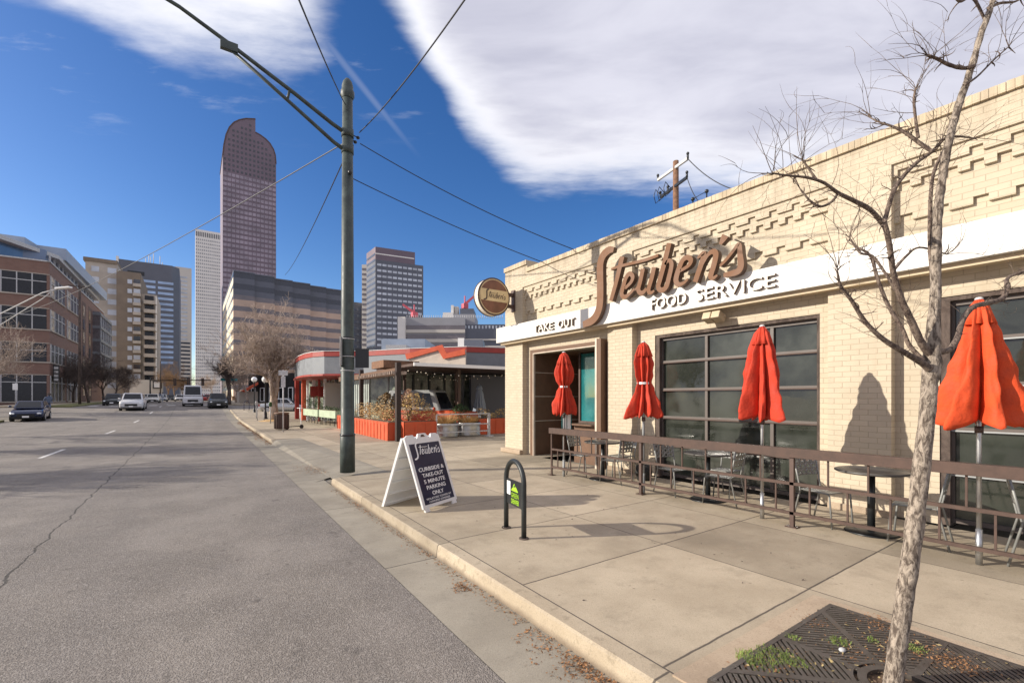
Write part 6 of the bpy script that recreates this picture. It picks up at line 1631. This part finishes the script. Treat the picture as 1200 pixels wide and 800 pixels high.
# kick scooter
p = at(345, 24.6); sc_t = thing('kick_scooter', 'white and black kick scooter parked behind the trash barrel', 'scooter', (p.x, p.y, 0), .5)
w = MB(); w.box((-.4, -.07, .12), (.35, .07, .16)); w.build('deck', 'rubber', sc_t)
for x in (-.45, .45):
    w = MB(); w.cyl((x, -.03, .11), (x, .03, .11), .11, n=16); w.build('wheel', 'rubber', sc_t)
w = MB(); w.tube([(.44, 0, .12), (.42, 0, .3), (.34, 0, 1.12)], .022, 8); w.cyl((.34, -.22, 1.12), (.34, .22, 1.12), .015); w.build('stem', 'paper_white', sc_t)
# globe lamps
for px, d, lb in ((298, 44, 'black lamp post with a white globe, farther one near the street corner'), (311, 35.5, 'black lamp post with a white globe beside the stout tree')):
    p = at(px, d); t = thing('globe_lamp', lb, 'street lamp', (p.x, p.y, 0), 0, 'globe lamps on the far pavement'); zt = hz(444.5, d)
    w = MB(); w.lathe([(.16, 0), (.17, .1), (.12, .18), (.12, .5), (.07, .6), (.055, 1.0), (.045, zt-.35), (.1, zt-.3), (.1, zt-.22)], n=14, cap=True); w.build('post', 'black_metal', t)
    w = MB(); w.ball((0, 0, zt), .25, 16, 10); w.build('globe', 'paper_white', t)
for px, d, lb, m_ in ((289, 47, 'dark blue hoop bike rack on the far corner pavement', 'navy'), (305.5, 34, 'thin grey post loop left of the stout tree', 'weather_grey')):
    p = at(px, d); t = hoop((p.x, p.y, gz(p.y)), R(30), lb, r=.28, h=.95, tube=.03, material=m_, plate=False)
for px, d, lb in ((300.5, 36, 'grey parking meter by the near lamp post'), (317, 30, 'green parking meter in front of the stout tree')):
    p = at(px, d); t = thing('parking_meter', lb, 'parking meter', (p.x, p.y, 0), 0, 'parking meters by the kerb'); w = MB(); w.cyl((0, 0, 0), (0, 0, 1.1), .03, n=8); w.build('post', 'grey_paint', t)
    w = MB(); w.box((-.09, -.05, 1.1), (.09, .05, 1.3)); w.ball((0, 0, 1.32), .09, 10, 6, (1, .6, 1)); w.build('head', 'shrub_green' if px > 310 else 'weather_grey', t)
p = at(321, 33); mulch = MB(); mulch.lathe([(0, .14), (.5, .1), (.9, .02), (1.0, .001)], (p.x, p.y, 0), 24); mulch.build('tree_mulch', 'straw', kind='structure')
# dark shop front beyond the cross street, with an orange awning
ds = thing('corner_shop', 'dark low shop with white framed windows and orange awning beyond the trees', 'shop', at(320, 62))
A = at(291, 68); B = at(352, 62); Fd = Face(A, B); zg = .7
w = MB(); Fd.box(w, 0, Fd.L, zg-.3, zg+4.4, -8, 0); w.build('wall', 'black_metal', ds, True)
for i in range(5):
    w = MB(); Fd.box(w, Fd.L*(.08+.18*i), Fd.L*(.08+.18*i)+.8, zg+.5, zg+2.3, .0, .06); q = w.build('window', 'dark_glass', ds, True)
    w = MB(); a0 = Fd.L*(.08+.18*i)
    for (a, b, z0, z1_) in ((a0-.1, a0, .4, 2.4), (a0+.8, a0+.9, .4, 2.4), (a0, a0+.8, 2.3, 2.4), (a0, a0+.8, .4, .5)): Fd.box(w, a, b, zg+z0, zg+z1_, 0, .1)
    w.build('frame', 'paper_white', q, False).location = -ds.location
A2 = at(282, 66); w = MB(); w.extr([Vector((A2.x, A2.y, hz(458, 66))), Vector((A2.x+2.0, A2.y-.3, hz(447.5, 66))), Vector((A2.x+2.0, A2.y-.3, hz(450.5, 66))), Vector((A2.x+.4, A2.y, hz(459.5, 66)))], (0, -2, 0)); w.build('awning', 'orange_paint', ds, True, fix=True)
w = MB(); w.box((A2.x-.2, A2.y-.5, zg-.3), (A2.x+2.6, A2.y+4, hz(458.5, 66))); w.build('entrance_bay', 'facade_tan', ds, True)
# blue car-dark vehicle under the tree
car('parked_car', 'grey car parked beyond the scooter in front of the dark corner shop', 'car', at(333, 47)+Vector((0, 0, gz(47)-.0)), R(70), 'car_silver', 4.4, 1.78, 1.45, 'sedan')
# traffic signal arm
p = at(247, 84); g_ = gz(p.y); q = at(176, 86)
ts = thing('traffic_signal', 'dark mast arm with traffic signals stretched over the far crossing', 'traffic signal', (p.x, p.y, g_))
zA = hz(445.5, 85); w = MB(); w.cyl((q.x, q.y, g_), (q.x, q.y, zA+.6), .14, .1, n=8); w.build('pole', 'black_metal', ts, True)
w = MB(); w.beam((q.x, q.y, zA), (p.x, p.y, zA), .16, .16); w.build('mast_arm', 'black_metal', ts, True)
for px in (221, 237.5, 205):
    c = at(px, 84.6); w = MB(); w.box((c.x-.22, c.y-.2, zA-1.0), (c.x+.22, c.y+.15, zA+.35)); h_ = w.build('signal_head', 'black_metal', ts, True)
    w = MB()
    for k in range(3): w.cyl((c.x, c.y-.26, zA+.12-k*.38), (c.x, c.y-.2, zA+.12-k*.38), .13, n=12)
    w.build('signal_lens', 'brown_metal', h_, False).location = -ts.location
# green street name signs
p = at(270, 60); sn = thing('street_name_sign', 'green street name blade near the dark corner tree', 'sign', (p.x, p.y, gz(p.y)))
w = MB(); w.cyl((0, 0, 0), (0, 0, 3.4), .04, n=8); w.build('post', 'weather_grey', sn); w = MB(); w.box((-1.1, -.02, 3.0), (.8, .02, 3.35)); w.build('blade', 'sign_green' if 'sign_green' in MATS else 'teal_glass', sn)
p = at(188, 105); fb = thing('brown_pole', 'thin dark utility pole by the podium wall', 'utility pole', (p.x, p.y, gz(p.y))); w = MB(); w.cyl((0, 0, 0), (0, 0, 9), .16, .11, n=8); w.build('pole', 'bark_dark', fb)
p = at(93.5, 55); pl = thing('utility_pole', 'tall dark brown utility pole in front of the brick office side', 'utility pole', (p.x, p.y, gz(p.y))); zt = hz(333, 55)
w = MB(); w.cyl((0, 0, -.1), (0, 0, zt-gz(p.y)), .15, .11, n=10); w.build('pole', 'bark_dark', pl); w = MB(); w.beam((-1, -.2, zt-1.2), (1, .2, zt-1.2), .1, .1); w.build('crossarm', 'bark_dark', pl)
# cantilever street lamp at left
p = at(-35, 34); zl = hz(338, 33); lt = thing('street_light', 'long straight double arm street light with a flat pale head reaching in from the left', 'street light', (p.x, p.y, 0))
hd = Vector(ray(72, 337.5, 33)); w = MB(); w.cyl((p.x, p.y, 0), (p.x, p.y, 8), .14, .1); w.build('pole', 'weather_grey', lt, True)
w = MB(); w.tube([(p.x, p.y, 6.6), Vector(ray(0, 368, 33.8)), Vector(ray(50, 343, 33.2)), hd], .045, 6); w.tube([(p.x, p.y, 5.8), Vector(ray(0, 381, 33.8)), Vector(ray(50, 350, 33.2)), Vector(ray(62, 340, 33.1))], .035, 6); w.build('arm', 'weather_grey', lt, True)
w = MB(); e2 = Vector(ray(83, 336.5, 33)); w.beam(Vector(ray(66, 338, 33)), e2, .28, .12); w.build('lamp_head', 'paper_white', lt, True, bevel=.03)

# wooden utility pole behind the shop
p = at(792, 22); ztp = hz(189, 22)
up_ = thing('utility_pole', 'brown wooden utility pole with two cross arms rising behind the shop roof', 'utility pole', (p.x, p.y, 0))
w = MB(); w.cyl((0, 0, 0), (0, 0, ztp), .17, .13, n=14); w.build('pole', 'wood_pole', up_)
a = Vector(ray(771, 211, 23.4)); b = Vector(ray(806, 186, 21.0)); w = MB(); w.beam(a, b, .1, .12); w.build('crossarm', 'weather_grey', up_, True)
c = Vector(ray(774, 231, 23.2)); d_ = Vector(ray(805, 208, 21.0)); w = MB(); w.beam(c, d_, .1, .12); w.build('crossarm', 'black_metal', up_, True)
for q, k in ((c, 0), (c.lerp(d_, .3), 0), (d_, 1), (a, 1), (b, 1)):
    w = MB(); w.cyl(q, q+Vector((0, 0, .22)), .05, n=8); w.ball(q+Vector((0, 0, .24)), .07, 8, 6); w.build('insulator', 'black_metal', up_, True)
for q in (c, c.lerp(d_, .15), c.lerp(d_, .4)): 
    w = MB(); w.tube([q+Vector((0, 0, .1)), q+Vector((-.25, .1, .35)), q+Vector((-.4, .1, 0)), q+Vector((-.25, .1, -.35)), q+Vector((0, 0, -.1))], .02, 5); w.build('jumper_loop', 'black_metal', up_, True)
wire(b, ray(860, 222, 19), .2, 'overhead_wire', 'short wire from the wooden pole top falling behind the parapet at right', r=.02)
wire(d_, ray(826, 240, 20), .3, 'overhead_wire', 'short wire looping down from the lower cross arm of the wooden pole', r=.018)
rc = Vector(ray(812, 236, 20.5)); t = thing('roof_insulators', 'small black switch bracket on top of the shop roof by the wooden pole', 'bracket', rc)
w = MB(); w.cyl((0, 0, -2.5), (0, 0, 0), .03); w.cyl((.6, -.3, -2.5), (.6, -.3, .5), .03); w.ball((0, 0, .1), .09); w.ball((.6, -.3, .5), .09); w.ball((.3, -.1, .0), .08); w.tube([(0, 0, .1), (.3, -.1, .3), (.6, -.3, .5)], .015, 5); w.build('bracket', 'black_metal', t)
